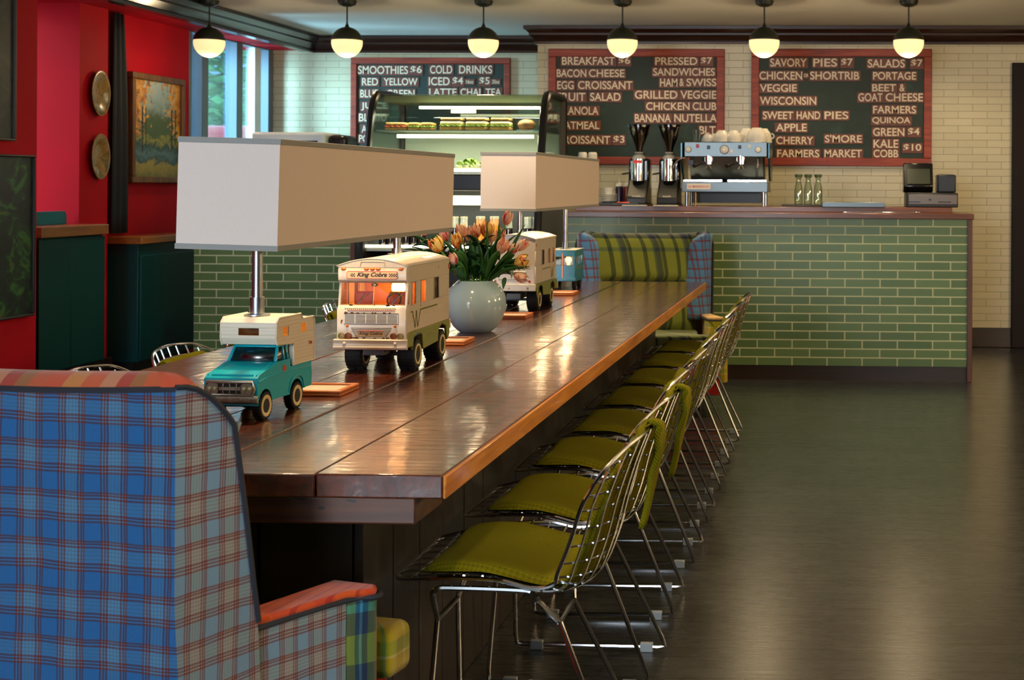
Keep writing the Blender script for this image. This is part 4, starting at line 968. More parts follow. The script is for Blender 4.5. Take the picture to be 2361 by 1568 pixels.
for i, (px, py, dy, sc, kind, lb) in enumerate(TU):
    random.seed(100+i); P = on(px, py, 'y', vy+dy); H = Vector((vx, vy, .7507))
    base = Vector((random.uniform(-.02, .02), random.uniform(-.02, .02), .04)); mouth = Vector((max(-.045, min(.045, (P.x-vx)*.4)), dy*.5, .185)); tip = P-H
    d = (tip-mouth); hd = d.normalized()
    if i == 15: hd = Vector((.8, -.1, -.35)).normalized()
    t = thing('tulip', lb, 'flower', H, 0, 'tulips in the vase')
    bloomc = tip; cb = bloomc-hd*.027*sc
    mid = mouth.lerp(cb, .55)+Vector((0, 0, .035 if i == 15 else .012))
    MB().tube(smoothpath([base, mouth, mid, cb], 6), .0032, 6).build('stem', stemm, t)
    m = MB(); Q = Vector((0, 0, 1)).rotation_difference(hd).to_matrix().to_4x4(); RM = Matrix.Translation(cb) @ Q
    op = 1.25 if kind == 'y' and i != 2 else .9
    for k in range(6):
        a0 = k*pi/3+random.uniform(-.1, .1); inn = .85 if k % 2 else 1.0; hh = .056*sc*random.uniform(.92, 1.08)
        def pf(u, q):
            s = -1+2*q; r_ = .0215*sc*op*inn*sin(pi*(.08+.62*u)**.85)*(1+.0*u); ang = a0+s*.62*sin(pi*min(1, .12+u*.86))**.7
            return Vector((r_*cos(ang), r_*sin(ang), hh*(u-.05*u*s*s)+(.003*sin(s*9) if kind == 'y' and u > .8 else 0)))
        m.grid(pf, 9, 7, M=RM)
    m.build('bloom', {'o': petal, 'y': petaly, 'p': petalp}[kind], t, solid=.0008)
    for q in range(2):
        m = MB(); a = mouth.lerp(cb, .05+.1*q); e = mouth.lerp(cb, random.uniform(.75, 1.15))+Vector((random.uniform(-.06, .06), random.uniform(-.05, .02), random.uniform(-.02, .03)))
        leaf(m, a, e, (random.uniform(-.02, .02), random.uniform(-.02, .0), .02), random.uniform(.017, .026), random.uniform(-.6, .6)); m.build('leaf', leafg, t, solid=.0006)
for px0, py0, lb in ((1122, 503, 'x'), ): pass
BL = [((1123, 640), (1122, 505), .008), ((1150, 640), (1212, 516), .012), ((1150, 600), (1150, 512), .010), ((1155, 615), (1224, 622), .012), ((1165, 640), (1160, 668), .010)]
t = thing('tulip_foliage', 'long pointed tulip leaves spreading above and right of the vase', 'leaves', (vx, vy, .7507))
for (a, e, w_) in BL:
    m = MB(); A = on(*a, 'y', vy-.02)-Vector((vx, vy, .7507)); E_ = on(*e, 'y', vy-.03)-Vector((vx, vy, .7507))
    leaf(m, A, E_, (0, 0, .006), w_, .5); m.build('leaf', leafg, t, solid=.0006)
for i, (px, py, lb) in enumerate(((975, 560, 'dark green leafy sprig spreading out left of the vase'), (1104, 565, 'dark green leafy sprig in the middle of the tulips'), (1178, 625, 'dark green leafy sprig under the tulips on the right'), (975, 590, 'low dark green leafy sprig nearest the toy camper bus roof'))):
    random.seed(40+i); E_ = on(px, py, 'y', vy)-Vector((vx, vy, .7507)); mo = Vector((max(-.04, min(.04, E_.x*.3)), 0, .18))
    t = thing('leafy_sprig', lb, 'leaves', (vx, vy, .7507), 0, 'dark green sprigs in the vase')
    pth = smoothpath([Vector((0, 0, .06)), mo, mo.lerp(E_, .6)+Vector((0, 0, .012)), E_], 5); MB().tube(pth, .0024, 6).build('stem', stemm, t)
    m = MB()
    for k in range(26):
        u = .42+.58*k/25; p = pth[min(len(pth)-1, int(u*(len(pth)-1)))]; a = k*2.4
        q = p+Vector((cos(a)*.062, sin(a)*.05, .02*sin(k)+.012)) + (E_-mo).normalized()*.02
        leaf(m, p, q, (0, 0, .010), .0175, random.uniform(-.4, .4), 7)
    m.build('foliage', leafd, t, solid=.0006)
# ================= counters =================
gx = on(2150.5, 700, 'y', 9.444).x; gz = on(2160, 826.8, 'y', 9.444).z
rowphase = round(gz/.0587)*.0587-gz
greentile = tile('green_brick_tile', '#5a7446', '#4a643a', '#b9bf9c', -gx+.117+.0587*0, rowphase, .38, .0042, .35, .2345, .0587)
copper = wood('counter_wood', '#3a1c0a', '#5f3214', '#7d471e', 'x', .7, .35, .25)
endw = wood('counter_end_wood', '#3d2114', '#553020', '#6a3f2a', 'z', .7, .4)
CY = 9.444
t = thing('service_counter', 'green brick tiled service counter with wooden top on the right', 'counter', (0, 0, 0))
MB().box(-1.80, .888, CY, CY+.62, .10, 1.085).build('tiled_front', greentile, t)
MB().box(-1.80, .888, CY+.01, CY+.62, 0, .10).build('kickboard', basewood, t)
MB().box(.888, .922, CY-.012, CY+.64, 0, 1.085).build('end_panel', endw, t, bevel=.003)
MB().box(-1.80, .93, CY-.022, CY+.66, 1.085, 1.122).build('countertop', copper, t, bevel=.004)
MB().box(-1.80, .81, CY+.28, CY+.95, 1.122, 1.158).build('raised_ledge', copper, t, bevel=.003)
t = thing('service_counter', 'green brick tiled counter left of the glass display case', 'counter', (0, 0, 0))
CY2 = 9.60
MB().box(-4.43, -3.33, CY2, CY2+.62, .10, 1.06).build('tiled_front', tile('green_brick_tile_left', '#5a7446', '#4a643a', '#b9bf9c', .05, rowphase, .38, .0042, .35, .2345, .0587), t)
MB().box(-4.43, -3.33, CY2+.01, CY2+.62, 0, .10).build('kickboard', basewood, t)
MB().box(-4.45, -3.30, CY2-.02, CY2+.66, 1.06, 1.10).build('countertop', copper, t, bevel=.004)
MB().box(-3.33, -3.295, CY2-.02, CY2+.64, 0, 1.06).build('end_panel', endw, t, bevel=.003)
# white drinks machine on the left counter
a = on(588, 305, 'y', 9.9); b_ = on(757, 305, 'y', 9.9); c_ = on(803, 312, 'y', 10.0)
t = thing('drinks_machine', 'white drinks machine with a dark screen on the left counter behind the near shade', 'machine', ((a.x+b_.x)/2, 10.0, 1.10))
w_ = (b_.x-a.x)/2; h_ = a.z-1.10
MB().box(-w_, w_, -.17, .2, 0, h_).build('body', M('white_machine_plastic', '#cfd6d8', .35), t, bevel=.02)
MB().box(-w_+.06, w_-.05, -.176, -.168, h_-.28, h_-.06).build('screen', M('dark_screen', '#1c2036', .1), t, bevel=.004)
t = thing('dispenser', 'dark rounded dispenser beside the white drinks machine', 'machine', (c_.x-.045, 10.0, 1.10)); hh = c_.z-1.10
MB().box(-.07, .07, -.12, .15, 0, hh).build('body', M('dark_maroon_plastic', '#1d1416', .25), t, bevel=.04, seg=4)
MB().cyl((0, -.13, .2), (0, -.13, .3), .015).build('spout', chrome, t)

# ================= display case =================
cx0, cx1 = -3.115, -1.915; y0, y1 = 9.15, 10.02
led = M('white_light_tube', '#fff6d8', .3, emit=7, ecol='#fff0c8')
casem = M('black_case_metal', '#0d0f12', .3, .3); caseg = M('grey_case_panel', '#5c6166', .35, .6)
t = thing('display_case', 'tall curved glass display case with lit sandwiches and bottles', 'display case', ((cx0+cx1)/2, y0, 0))
hwc = (cx1-cx0)/2; fr = smoothpath([(-.02, .05), (-.04, .5), (-.03, .95), (.02, 1.25), (.08, 1.5), (.15, 1.75), (.23, 1.88), (.36, 1.915), (.8, 1.915)], 4)
fr = [(p[0], p[1]) for p in [Vector((a, b_, 0)) for a, b_ in [(q.x, q.y) for q in smoothpath([(-.02, .05, 0), (-.04, .5, 0), (-.03, .95, 0), (.02, 1.25, 0), (.08, 1.5, 0), (.15, 1.75, 0), (.23, 1.88, 0), (.36, 1.915, 0), (.8, 1.915, 0)], 4)]]]
for s in (-1, 1):
    m = MB(); xa, xb = s*(hwc-.0), s*(hwc-.035)
    m.prism([(p[0], p[1]) for p in fr if p[1] < 1.36]+[(.87, 1.36), (.87, .05)], xa, xb, 'x'); m.build('side_panel', caseg, t, bevel=.004)
    MB().tube([(s*(hwc-.02), p[0], p[1]) for p in fr], .027, 8).build('front_frame', casem, t)
    MB().tube([(s*(hwc-.02), .83, 1.2), (s*(hwc-.02), .83, 1.915)], .03, 8).build('rear_frame', casem, t)
    m = MB().prism([(p[0]+.02, p[1]-.01) for p in fr if p[1] >= 1.36]+[(.8, 1.36), (.1, 1.36)], s*(hwc-.018), s*(hwc-.024), 'x'); m.build('side_glass', glass('case_side_glass', '#dfe8e0', .1), t)
m = MB(); g_ = [p for p in fr if p[1] >= 1.36]
m.add([(sx, p[0], p[1]) for p in g_ for sx in (-hwc+.03, hwc-.03)], [(2*i, 2*i+1, 2*i+3, 2*i+2) for i in range(len(g_)-1)])
m.build('front_glass', glass('case_front_glass', '#e3efe2', .05), t)
MB().box(-hwc+.03, hwc-.03, -.02, .85, 0, .08).box(-hwc+.03, hwc-.03, .80, .85, .08, 1.3).build('base', casem, t)
MB().box(-hwc+.03, hwc-.03, -.035, .5, .08, .82).build('lower_panel', casem, t)
MB().box(-hwc+.035, hwc-.035, .0, .78, .86, .885).build('bottle_shelf', M('pale_shelf', '#aeb3a4', .4, .3), t)
MB().box(-hwc+.035, hwc-.035, -.004, .02, .885, .90).build('shelf_strip', led, t)
MB().box(-hwc+.035, hwc-.035, .76, .79, .885, 1.26).build('back_panel', M('dark_green_back', '#26332c', .4), t)
MB().box(-hwc+.035, hwc-.035, .0, .78, 1.26, 1.37).build('middle_fascia', M('dark_fascia', '#141b20', .3), t, bevel=.01)
MB().box(-hwc+.05, hwc-.05, .10, .16, 1.165, 1.225).build('light_tube', led, t)
MB().box(-hwc+.035, hwc-.035, .04, .80, 1.37, 1.385).build('deck', M('white_deck', '#dfe3d6', .4), t)
MB().box(-hwc+.05, hwc-.05, .06, .08, 1.385, 1.405).build('light_tube', led, t)
MB().box(-hwc+.05, hwc-.05, .16, .78, 1.655, 1.663).build('wire_shelf', M('clear_shelf', '#8c958c', .3, .4), t)
MB().box(-hwc+.18, hwc-.10, .20, .225, 1.612, 1.634).build('light_tube', led, t)
MB().box(-hwc+.30, hwc-.06, .30, .325, 1.812, 1.83).build('light_tube', led, t)
MB().box(-.08, .08, .30, .34, 1.785, 1.81).build('ballast', M('white_ballast', '#e8ecdc', .4), t)
MB().box(-hwc+.03, hwc-.03, .36, .86, 1.86, 1.905).build('canopy', M('green_grey_canopy', '#6f7c5c', .4), t)
MB().box(-hwc+.03, hwc-.03, .82, .835, 1.37, 1.66).build('white_rear_panel', M('white_rear_panel', '#d5dccb', .4), t)
MB().box(-hwc+.03, hwc-.03, .84, .85, 1.66, 1.9).build('sliding_glass', glass('case_rear_glass', '#b9cdc8', .06), t)
for z, e in ((1.83, 8.0), (1.63, 8.0), (1.2, 5.0)):
    lamp('case_light', 'AREA', (0, .28, z-.025), e, (1, .93, .74), hwc*1.7, parent=t, sy=.03)
cxm = (cx0+cx1)/2
bread = M('toasted_bread', '#b98a46', .7, var=.4, vs=40); bread2 = M('pale_bread', '#d8c08a', .7, var=.3, vs=40); lettuce = M('lettuce', '#8fae3a', .5, var=.4, vs=50); ham = M('ham', '#b4563c', .5)
items = [(888, 940, 'flat', 'flat sandwich with red filling at the left end of the case shelf'), (942, 968, 'flat', 'small flat sandwich second from the left in the display case'), (971, 1000, 'flat', 'small flat sandwich left of the stacked sandwiches in the display case'),
         (1014, 1067, 'stack', 'thick stacked sandwich left of the middle of the case shelf'), (1073, 1124, 'stack', 'thick stacked sandwich in the middle of the case shelf'), (1130, 1178, 'stack', 'thick stacked sandwich right of the middle of the case shelf'), (1190, 1234, 'loaf', 'rounded brown loaf at the right end of the case shelf')]
for px0, px1, k, lb in items:
    A = on(px0, 290, 'y', 9.45); B_ = on(px1, 290, 'y', 9.45); w_ = (B_.x-A.x)/2*.93; t = thing('sandwich' if k != 'loaf' else 'bread_loaf', lb, 'sandwich' if k != 'loaf' else 'bread', ((A.x+B_.x)/2, 9.48, 1.664), 0, 'food on the case shelf')
    if k == 'loaf':
        m = MB().ball((0, 0, .042), 1, 18, 10, (w_, .065, .040)); m.build('crust', M('brown_crust', '#8a5a2a', .7, var=.4, vs=40), t, smooth=60); MB().box(-w_*.9, w_*.9, -.065, .065, 0, .006).build('tray_paper', paper, t); continue
    h0 = .022 if k == 'flat' else .030
    MB().box(-w_, w_, -.06, .06, .002, h0).build('bottom_slice', bread, t, bevel=.01, seg=3)
    m = MB(); m.grid(lambda i, j: ((-1+2*i)*w_*1.03, -.063+.12*j, h0+.004+.004*sin(i*25+j*7)), 20, 5).build('filling', ham if px0 == 888 else lettuce, t, solid=.006)
    MB().box(-w_*.98, w_*.98, -.055, .06, h0+.008, h0+.032).build('top_slice', bread2 if k == 'stack' else bread, t, bevel=.01, seg=3)
    if k == 'stack': MB().box(-w_*.95, w_*.99, -.05, .055, h0+.04, h0+.058).build('upper_slice', bread, t, bevel=.008, seg=3)
A = on(1083, 370, 'y', 9.4)
t = thing('salad_bowl', 'bowl of green lettuce on the lower deck of the display case', 'salad', (A.x, 9.42, 1.386)); MB().lathe([(.05, 0), (.085, .03), (.10, .045), (.095, .046), (.08, .03), (.0005, .01)], n=24).build('bowl', paper, t)
m = MB(); random.seed(5)
for k in range(40):
    a = random.uniform(0, 6.28); r_ = random.uniform(0, .08); m.grid(lambda i, j: (r_*cos(a)+(i-.5)*.05, r_*sin(a)+(j-.5)*.05, .075-.4*r_+.012*sin(i*9+k)+.01*cos(j*8+k)), 5, 5)
m.build('leaves', lettuce, t)
# bottles on the open shelf
dkgl = M('dark_cola_glass', '#1a0d08', .1, coat=.4); juice = M('orange_juice', '#e8920c', .25); redl = M('red_bottle_label', '#b5372c', .5); capm = M('pale_metal_cap', '#c9cdb0', .35, .4); clearm = M('pale_bottle_glass', '#b9c4b4', .12)
BT = [('cola_bottle', 882, 1), ('cola_bottle', 900, 1), ('cola_bottle', 936, 1), ('cola_bottle', 954, 1), ('cola_bottle', 972, 1), ('soda_bottle', 1048, 2), ('soda_bottle', 1069, 2), ('juice_bottle', 1107, 3), ('juice_bottle', 1139, 3), ('soda_bottle', 1172, 2), ('soda_bottle', 1216, 2), ('soda_bottle', 1236, 2)]
LBN = {'cola_bottle': ['leftmost dark cola bottle with a red label left of the lamp post', 'dark red labelled cola bottle right beside the lamp post on its left', 'dark red labelled cola bottle right beside the lamp post on its right', 'second red labelled cola bottle right of the lamp post', 'third red labelled cola bottle right of the lamp post beside the tulips'],
       'soda_bottle': ['pale capped soda bottle partly behind the near shade corner', 'pale capped soda bottle right of the near shade corner', 'capped soda bottle right of the orange juice bottles', 'dark soda bottle left of the right case frame', 'dark soda bottle next to the right case frame'],
       'juice_bottle': ['pale orange juice bottle left of the bright one', 'bright orange juice bottle above the tulips']}
cnt = {}
for nm, px, k in BT:
    A = on(px, 530, 'y', 9.33); i = cnt.get(nm, 0); cnt[nm] = i+1
    t = thing(nm, LBN[nm][i], 'bottle', (A.x, 9.34, .8855), 0, 'bottles on the case shelf')
    r_ = .027 if k != 3 else .034
    if k == 1:
        MB().lathe([(r_, 0), (r_, .10), (r_*.9, .125), (r_*.5, .17), (r_*.42, .20), (.0005, .20)], n=16).build('bottle_body', dkgl, t); MB().lathe([(r_*1.02, .075), (r_*1.02, .115)], n=16, cap=False).build('bottle_label', redl, t); MB().cyl((0, 0, .20), (0, 0, .212), r_*.5, 12).build('cap', redl, t)
    elif k == 2:
        MB().lathe([(r_, 0), (r_, .11), (r_*.95, .125)], n=16).build('bottle_body', dkgl, t); MB().lathe([(r_*.98, .125), (r_*.86, .15), (r_*.84, .185), (.0005, .186)], n=16, cap=False).build('bottle_neck', clearm, t); MB().cyl((0, 0, .185), (0, 0, .20), r_*.88, 16).build('cap', capm, t)
    else:
        MB().lathe([(r_, 0), (r_, .12), (r_*.9, .14)], n=16).build('bottle_body', juice, t); MB().lathe([(r_*.92, .14), (r_*.84, .16), (r_*.84, .185), (.0005, .186)], n=16, cap=False).build('bottle_neck', M('pale_orange_neck', '#d8a468', .2), t); MB().cyl((0, 0, .185), (0, 0, .202), r_*.88, 16).build('cap', capm, t)

# ================= menu boards =================
framew = wood('red_brown_frame', '#621b0e', '#8a2f17', '#a84a24', 'x', 1, .5, 0)
n = NT('green_chalkboard'); ob = n.obj(); nz = n.noise(n.map(ob, (2, 2, 3)), 1.4, 5, .6, 1.2)
n.set('Base Color', n.ramp(nz, [(.35, '#0a2119'), (.6, '#0f2a20'), (.72, '#1d3f34'), (.85, '#2f554a')])); n.set('Roughness', .6); chalkm = n.mat
tilew = M('brown_letter_tile', '#6e3422', .5, var=.4, vs=30); letm = M('cream_letter', '#dccdb2', .5)
def board(label, px0, py0, px1, py1, Yw, lines, fw=.065):
    A = on(px0, py0, 'y', Yw); B_ = on(px1, py1, 'y', Yw); cx, cz = (A.x+B_.x)/2, (A.z+B_.z)/2; w, h = (B_.x-A.x)/2, (A.z-B_.z)/2
    t = thing('menu_board', label, 'menu board', (cx, Yw, cz), 0, 'letter tile menu boards'); d = .035; m = MB()
    m.box(-w, w, -d, -.002, h-fw, h).box(-w, w, -d, -.002, -h, -h+fw).box(-w, -w+fw, -d, -.002, -h+fw, h-fw).box(w-fw, w, -d, -.002, -h+fw, h-fw)
    m.build('frame', framew, t, bevel=.005)
    MB().box(-w+fw, w-fw, -.018, -.002, -h+fw, h-fw).build('chalkboard', chalkm, t)
    for words in lines:
        for (txt, a, c, u0, u1) in words:
            P = on(a, u0, 'y', Yw-.02); Q = on(c, u1, 'y', Yw-.02); x0, x1, z1, z0 = P.x-cx, Q.x-cx, P.z-cz, Q.z-cz; m = MB(); q = MB()
            pad_ = .012; m.box(x0-pad_, x1+pad_, -.024, -.0175, z0-pad_, z1+pad_*.7)
            put_text(q, txt, plate_fn(x0, x1, z0, z1, -.0255), .014)
            o = m.build('letter_tiles', tilew, t, bevel=.0015); q.build('lettering', letm, o)
L = lambda s, a, c, u, v: [(s, a, c, u, v)]
def W(*ws): return list(ws)
board('menu board with smoothies and cold drinks behind the glass display case', 811, 133, 1177, 372, YR, [
    W(('SMOOTHIES', 826, 941, 152, 171), ('$6', 947, 973, 152, 171)), W(('RED', 835, 872, 180, 197), ('YELLOW', 885, 963, 180, 197)), W(('BLUE', 831, 872, 207, 225), ('GREEN', 892, 956, 207, 225)),
    W(('JUICE', 833, 895, 236, 255), ('$6', 918, 938, 236, 255)), W(('BL', 828, 850, 262, 280), ('ITO', 866, 892, 262, 280)), L('A', 834, 846, 289, 306), L('PO', 828, 850, 311, 328),
    W(('COLD', 992, 1043, 151, 170), ('DRINKS', 1059, 1135, 151, 170)), W(('ICED', 989, 1037, 178, 197), ('$4', 1044, 1068, 178, 197), ('16oz', 1075, 1092, 184, 193), ('$5', 1106, 1129, 178, 197), ('20oz', 1135, 1152, 184, 193)),
    W(('LATTE', 990, 1053, 204, 221), ('CHAI', 1062, 1108, 204, 221), ('TEA', 1120, 1156, 204, 221))], .055)
board('menu board with breakfast and pressed sandwiches above the coffee grinders', 1266, 113, 1670, 381, YB, [
    W(('BREAKFAST', 1296, 1418, 131, 150), ('$6', 1427, 1453, 131, 150)), W(('BACON', 1284, 1352, 160, 178), ('CHEESE', 1358, 1440, 160, 178)), W(('EGG', 1285, 1323, 187, 206), ('CROISSANT', 1333, 1458, 187, 206)),
    W(('FRUIT', 1284, 1350, 214, 233), ('SALAD', 1361, 1431, 214, 233)), L('GRANOLA', 1284, 1380, 246, 265), L('OATMEAL', 1284, 1382, 280, 298), W(('CROISSANT', 1284, 1407, 313, 332), ('$3', 1415, 1440, 313, 332)),
    W(('PRESSED', 1511, 1608, 132, 150), ('$7', 1617, 1642, 132, 150)), L('SANDWICHES', 1506, 1648, 157, 175), W(('HAM', 1522, 1562, 181, 200), ('&', 1567, 1577, 181, 199), ('SWISS', 1583, 1652, 181, 199)),
    W(('GRILLED', 1464, 1562, 209, 228), ('VEGGIE', 1569, 1652, 209, 228)), W(('CHICKEN', 1490, 1590, 236, 254), ('CLUB', 1597, 1652, 236, 254)), W(('BANANA', 1464, 1547, 263, 282), ('NUTELLA', 1555, 1653, 263, 282)), L('BLT', 1613, 1650, 291, 309)])
board('menu board with savory pies and salads above the cash register', 1733, 113, 2147, 384, YB, [
    W(('SAVORY', 1776, 1860, 135, 154), ('PIES', 1875, 1930, 135, 154), ('$7', 1940, 1966, 135, 154)), W(('CHICKEN', 1751, 1850, 165, 184), ('OR', 1853, 1864, 170, 178), ('SHORTRIB', 1868, 1981, 165, 184)), L('VEGGIE', 1752, 1837, 194, 212), L('WISCONSIN', 1752, 1882, 223, 242),
    W(('SWEET', 1759, 1829, 257, 275), ('HAND', 1837, 1891, 257, 275), ('PIES', 1901, 1956, 257, 275)), L('APPLE', 1789, 1860, 285, 303), L('CHERRY', 1790, 1875, 315, 333), L("S'MORE", 1902, 1987, 311, 329), L('FARMERS', 1792, 1889, 345, 363), L('MARKET', 1901, 1987, 345, 363),
    W(('SALADS', 2001, 2086, 137, 156), ('$7', 2101, 2127, 137, 156)), L('PORTAGE', 2013, 2112, 166, 184), W(('BEET', 2011, 2066, 194, 211), ('&', 2074, 2086, 194, 211)), W(('GOAT', 1979, 2035, 215, 234), ('CHEESE', 2042, 2128, 215, 234)),
    L('FARMERS', 2013, 2112, 244, 262), L('QUINOA', 2011, 2099, 270, 287), W(('GREEN', 2013, 2085, 295, 314), ('$4', 2094, 2120, 295, 314)), L('KALE', 2014, 2071, 322, 341), L('COBB', 2014, 2071, 345, 363), L('$10', 2083, 2124, 332, 350)])

# ================= pendants =================
domem = M('dark_bronze_dome', '#20251a', .45, .3)
opal = M('opal_glass', '#efd9a8', .4, emit=.85, ecol='#ffe0a0')
PLB = ['half dark globe pendant in front of the window', 'half dark globe pendant above the left edge of the smoothies board', 'half dark globe pendant above the right part of the display case', 'half dark globe pendant hanging in front of the breakfast menu board', 'half dark globe pendant at the left edge of the savory pies board', 'half dark globe pendant at the right edge of the salads board']
for px, lb in zip((482.5, 800, 1114.5, 1435, 1762, 2095), PLB):
    A = on(px, 98, 'y', 9.9); t = thing('pendant_lamp', lb, 'pendant lamp', (A.x, 9.9, A.z), 0, 'globe pendants above the counter'); r_ = .1085; ae = radians(82)
    MB().lathe([(r_*sin(a)+.0005, r_*cos(a)) for a in [radians(82)*k/12 for k in range(13)]], n=40, cap=False).build('dome', domem, t, solid=.003)
    MB().lathe([(r_*.985*sin(a)+.0005, r_*.985*cos(a)) for a in [radians(80)+(pi-radians(80))*k/14 for k in range(15)]], n=40).build('glass_globe', opal, t)
    dz = ZC-A.z; MB().cyl((0, 0, r_), (0, 0, dz-.02), .0055, 10).lathe([(.018, r_-.004), (.012, r_+.012), (.006, r_+.03)], n=16).build('rod', domem, t)
    MB().lathe([(.0008, dz-.045), (.03, dz-.043), (.058, dz-.03), (.066, dz-.008), (.066, dz)], n=28).build('canopy', domem, t)
    lamp('pendant_light', 'POINT', (0, 0, -.125), 7, (1, .76, .44), .06, parent=t)

# ================= things on the service counter =================
ZL = 1.158
def at(px, Y=9.95): return on(px, 472, 'y', Y).x
def hz(py, Y=9.95): return on(1700, py, 'y', Y).z-ZL
MP = 9.95/F      # metres per picture pixel at the ledge
t = thing('espresso_machine', 'polished two group espresso machine on the service counter', 'coffee machine', (at(1674), 9.98, ZL)); hw_ = 98*MP; 
ss = M('polished_steel', '#666e70', .36, 1.0); dteal = M('teal_side_panel', '#1f4a58', .25, .5)
zb, zt = hz(443), hz(333)
MB().box(-hw_, hw_, -.16, .28, hz(443), hz(420)).build('drip_tray', ss, t, bevel=.004)
m = MB().box(-hw_+.01, -.02, -.15, .0, hz(419), hz(415)).box(.02, hw_-.01, -.15, .0, hz(419), hz(415)); m.build('drip_grid', chrome, t)
MB().prism([(.02, hz(420)), (-.10, hz(363)), (-.10, hz(360)), (.26, hz(360)), (.26, hz(420))], -hw_+.045, hw_-.035, 'x').build('back_splash', ss, t, bevel=.003)
MB().box(-hw_+.01, hw_-.005, -.13, .27, hz(363), hz(328)).build('head', ss, t, bevel=.006)
for s in (-1, 1): MB().prism([(-.14, hz(330)), (-.14, hz(366)), (-.0, hz(418)), (.27, hz(418)), (.27, hz(330))], s*hw_+.0, s*(hw_+.014), 'x').build('side_panel', dteal, t, bevel=.003)
for dx in (-.27, .27): MB().cyl((dx, -.12, 0), (dx, -.12, hz(443)), .012, 12).cyl((dx, .22, 0), (dx, .22, hz(443)), .012, 12).build('foot_pair', chrome, t)
MB().cyl((-hw_+.09, -.10, .0), (-hw_+.09, -.10, hz(443)), .006, 8).build('drain_pipe', M('brass_pipe', '#a88a3a', .3, .9), t)
zh = hz(346)
for px, r_, mm in ((1590, .019, white), (1672, .028, white), (1749, .019, white)):
    m = MB().lathe([(r_, 0), (r_, .012), (r_*.85, .014), (.0004, .014)], M=Matrix.Translation((at(px)-at(1674), -.13, zh)) @ Matrix.Rotation(pi/2, 4, 'X'), n=24); m.mi = 1; m.lathe([(r_*1.15, 0), (r_*1.15, .006), (r_, .008)], M=Matrix.Translation((at(px)-at(1674), -.13, zh)) @ Matrix.Rotation(pi/2, 4, 'X'), n=24)
    m.build('gauge' if px == 1672 else 'steam_knob', [mm, black], t)
for px, py, c in ((1611, 338, '#b81c1c'), (1636, 341, '#14181c'), (1707, 340, '#14181c'), (1688, 350, '#e8e8e4'), (1729, 339, '#d8dcd8')):
    MB().cbox((at(px)-at(1674), -.132, hz(py)), (.022, .008, .026)).build('switch', M('switch_'+c[1:], c, .4), t, bevel=.002)
for px in (1635, 1709):
    dx = at(px)-at(1674)
    MB().cyl((dx, -.09, hz(372)), (dx, -.09, hz(360)), .042, 20).build('group_head', chrome, t)
    p_ = MB().cyl((dx, -.09, hz(379)), (dx, -.09, hz(371)), .036, 20).tube([(dx, -.09, hz(379)), (dx-.012, -.09, hz(386)), (dx-.02, -.09, hz(390))], .007, 8).tube([(dx, -.09, hz(379)), (dx+.012, -.09, hz(386)), (dx+.02, -.09, hz(390))], .007, 8).build('portafilter', chrome, t)
    MB().tube([(dx-.03, -.11, hz(376)), (dx-.06, -.17, hz(378)), (dx-.09, -.22, hz(384))], [.009, .013, .014], 10).build('handle', black, p_)
    MB().lathe([(.038, hz(361)), (.040, hz(364)), (.038, hz(367))], (dx, -.09, 0), 20, cap=False).build('yellow_ring', M('yellow_ring', '#c8a818', .4), t)
MB().tube(smoothpath([(-hw_+.02, -.12, hz(365)), (-hw_-.02, -.14, hz(368)), (-hw_-.05, -.16, hz(380)), (-hw_-.062, -.17, hz(390))], 4), .007, 8).build('steam_wand', chrome, t)
MB().tube(smoothpath([(hw_-.07, -.11, hz(363)), (hw_-.07, -.14, hz(375)), (hw_-.075, -.15, hz(388))], 4), .007, 8).build('water_tap', chrome, t)
MB().box(-hw_+.04, -hw_+.075, -.115, -.09, hz(382), hz(370)).build('control_box', black, t)
A = at(1588)-at(1674); B_ = at(1642)-at(1674)
m = MB().box(A, B_, -.168, -.160, hz(437), hz(424)); o = m.build('maker_plate', M('pale_plate', '#d8d4cc', .4), t, bevel=.001)
m = MB(); put_text(m, 'LA MARZOCCO', plate_fn(A+.012, B_-.01, hz(433), hz(428), -.1686), .02); m.build('plate_lettering', M('red_plate_letter', '#c03028', .5), o)
MB().box(-hw_+.06, hw_-.06, .05, .26, .02, hz(443)).build('under_tank', black, t)
# cups on top of the machine
def cup(m, r, h): return m.lathe([(r, 0), (r*1.0, h*.08), (r*.96, h*.4), (r*.8, h*.72), (r*.52, h*.94), (r*.48, h), (.0005, h)], n=24)
CU = [(1630, 34, 22, .06, 'small white cup upside down left of the row on the machine'), (1645, 30, 24, .1, 'small white cup upside down second in the row on the machine'), (1663, 42, 32, .02, 'white cup upside down left of the middle on the machine'), (1690, 42, 32, .02, 'white cup upside down in the middle on the machine'), (1718, 42, 39, .1, 'tall white cup upside down right of the middle on the machine'), (1744, 52, 39, .0, 'large white cup upside down at the front right of the machine'), (1757, 44, 39, .14, 'white cup upside down at the back right corner of the machine')]
zt = hz(328)+ZL
for px, wpx, hpx, dy, lb in CU:
    m = cup(MB(), wpx*.5*MP*.93, hpx*MP*.85)
    if wpx > 35: m.tube([(wpx*.42*MP+.02*sin(a), 0, hpx*MP*.4+.018*cos(a)) for a in [pi*k/8 for k in range(9)]], .004, 6)
    tag(m.build('cup', white, loc=(at(px), 9.94+dy, zt+.0005)), lb, 'cup', 'white cups on the espresso machine')
tag(MB().lathe([(.022, 0), (.030, .085), (.028, .085), (.0205, .006), (.0004, .005)], n=20).build('tumbler', glass('clear_tumbler', '#dfe6e4', .14), loc=(at(1606), 9.95, zt+.0005)), 'clear glass tumbler at the left end of the machine top', 'glass')
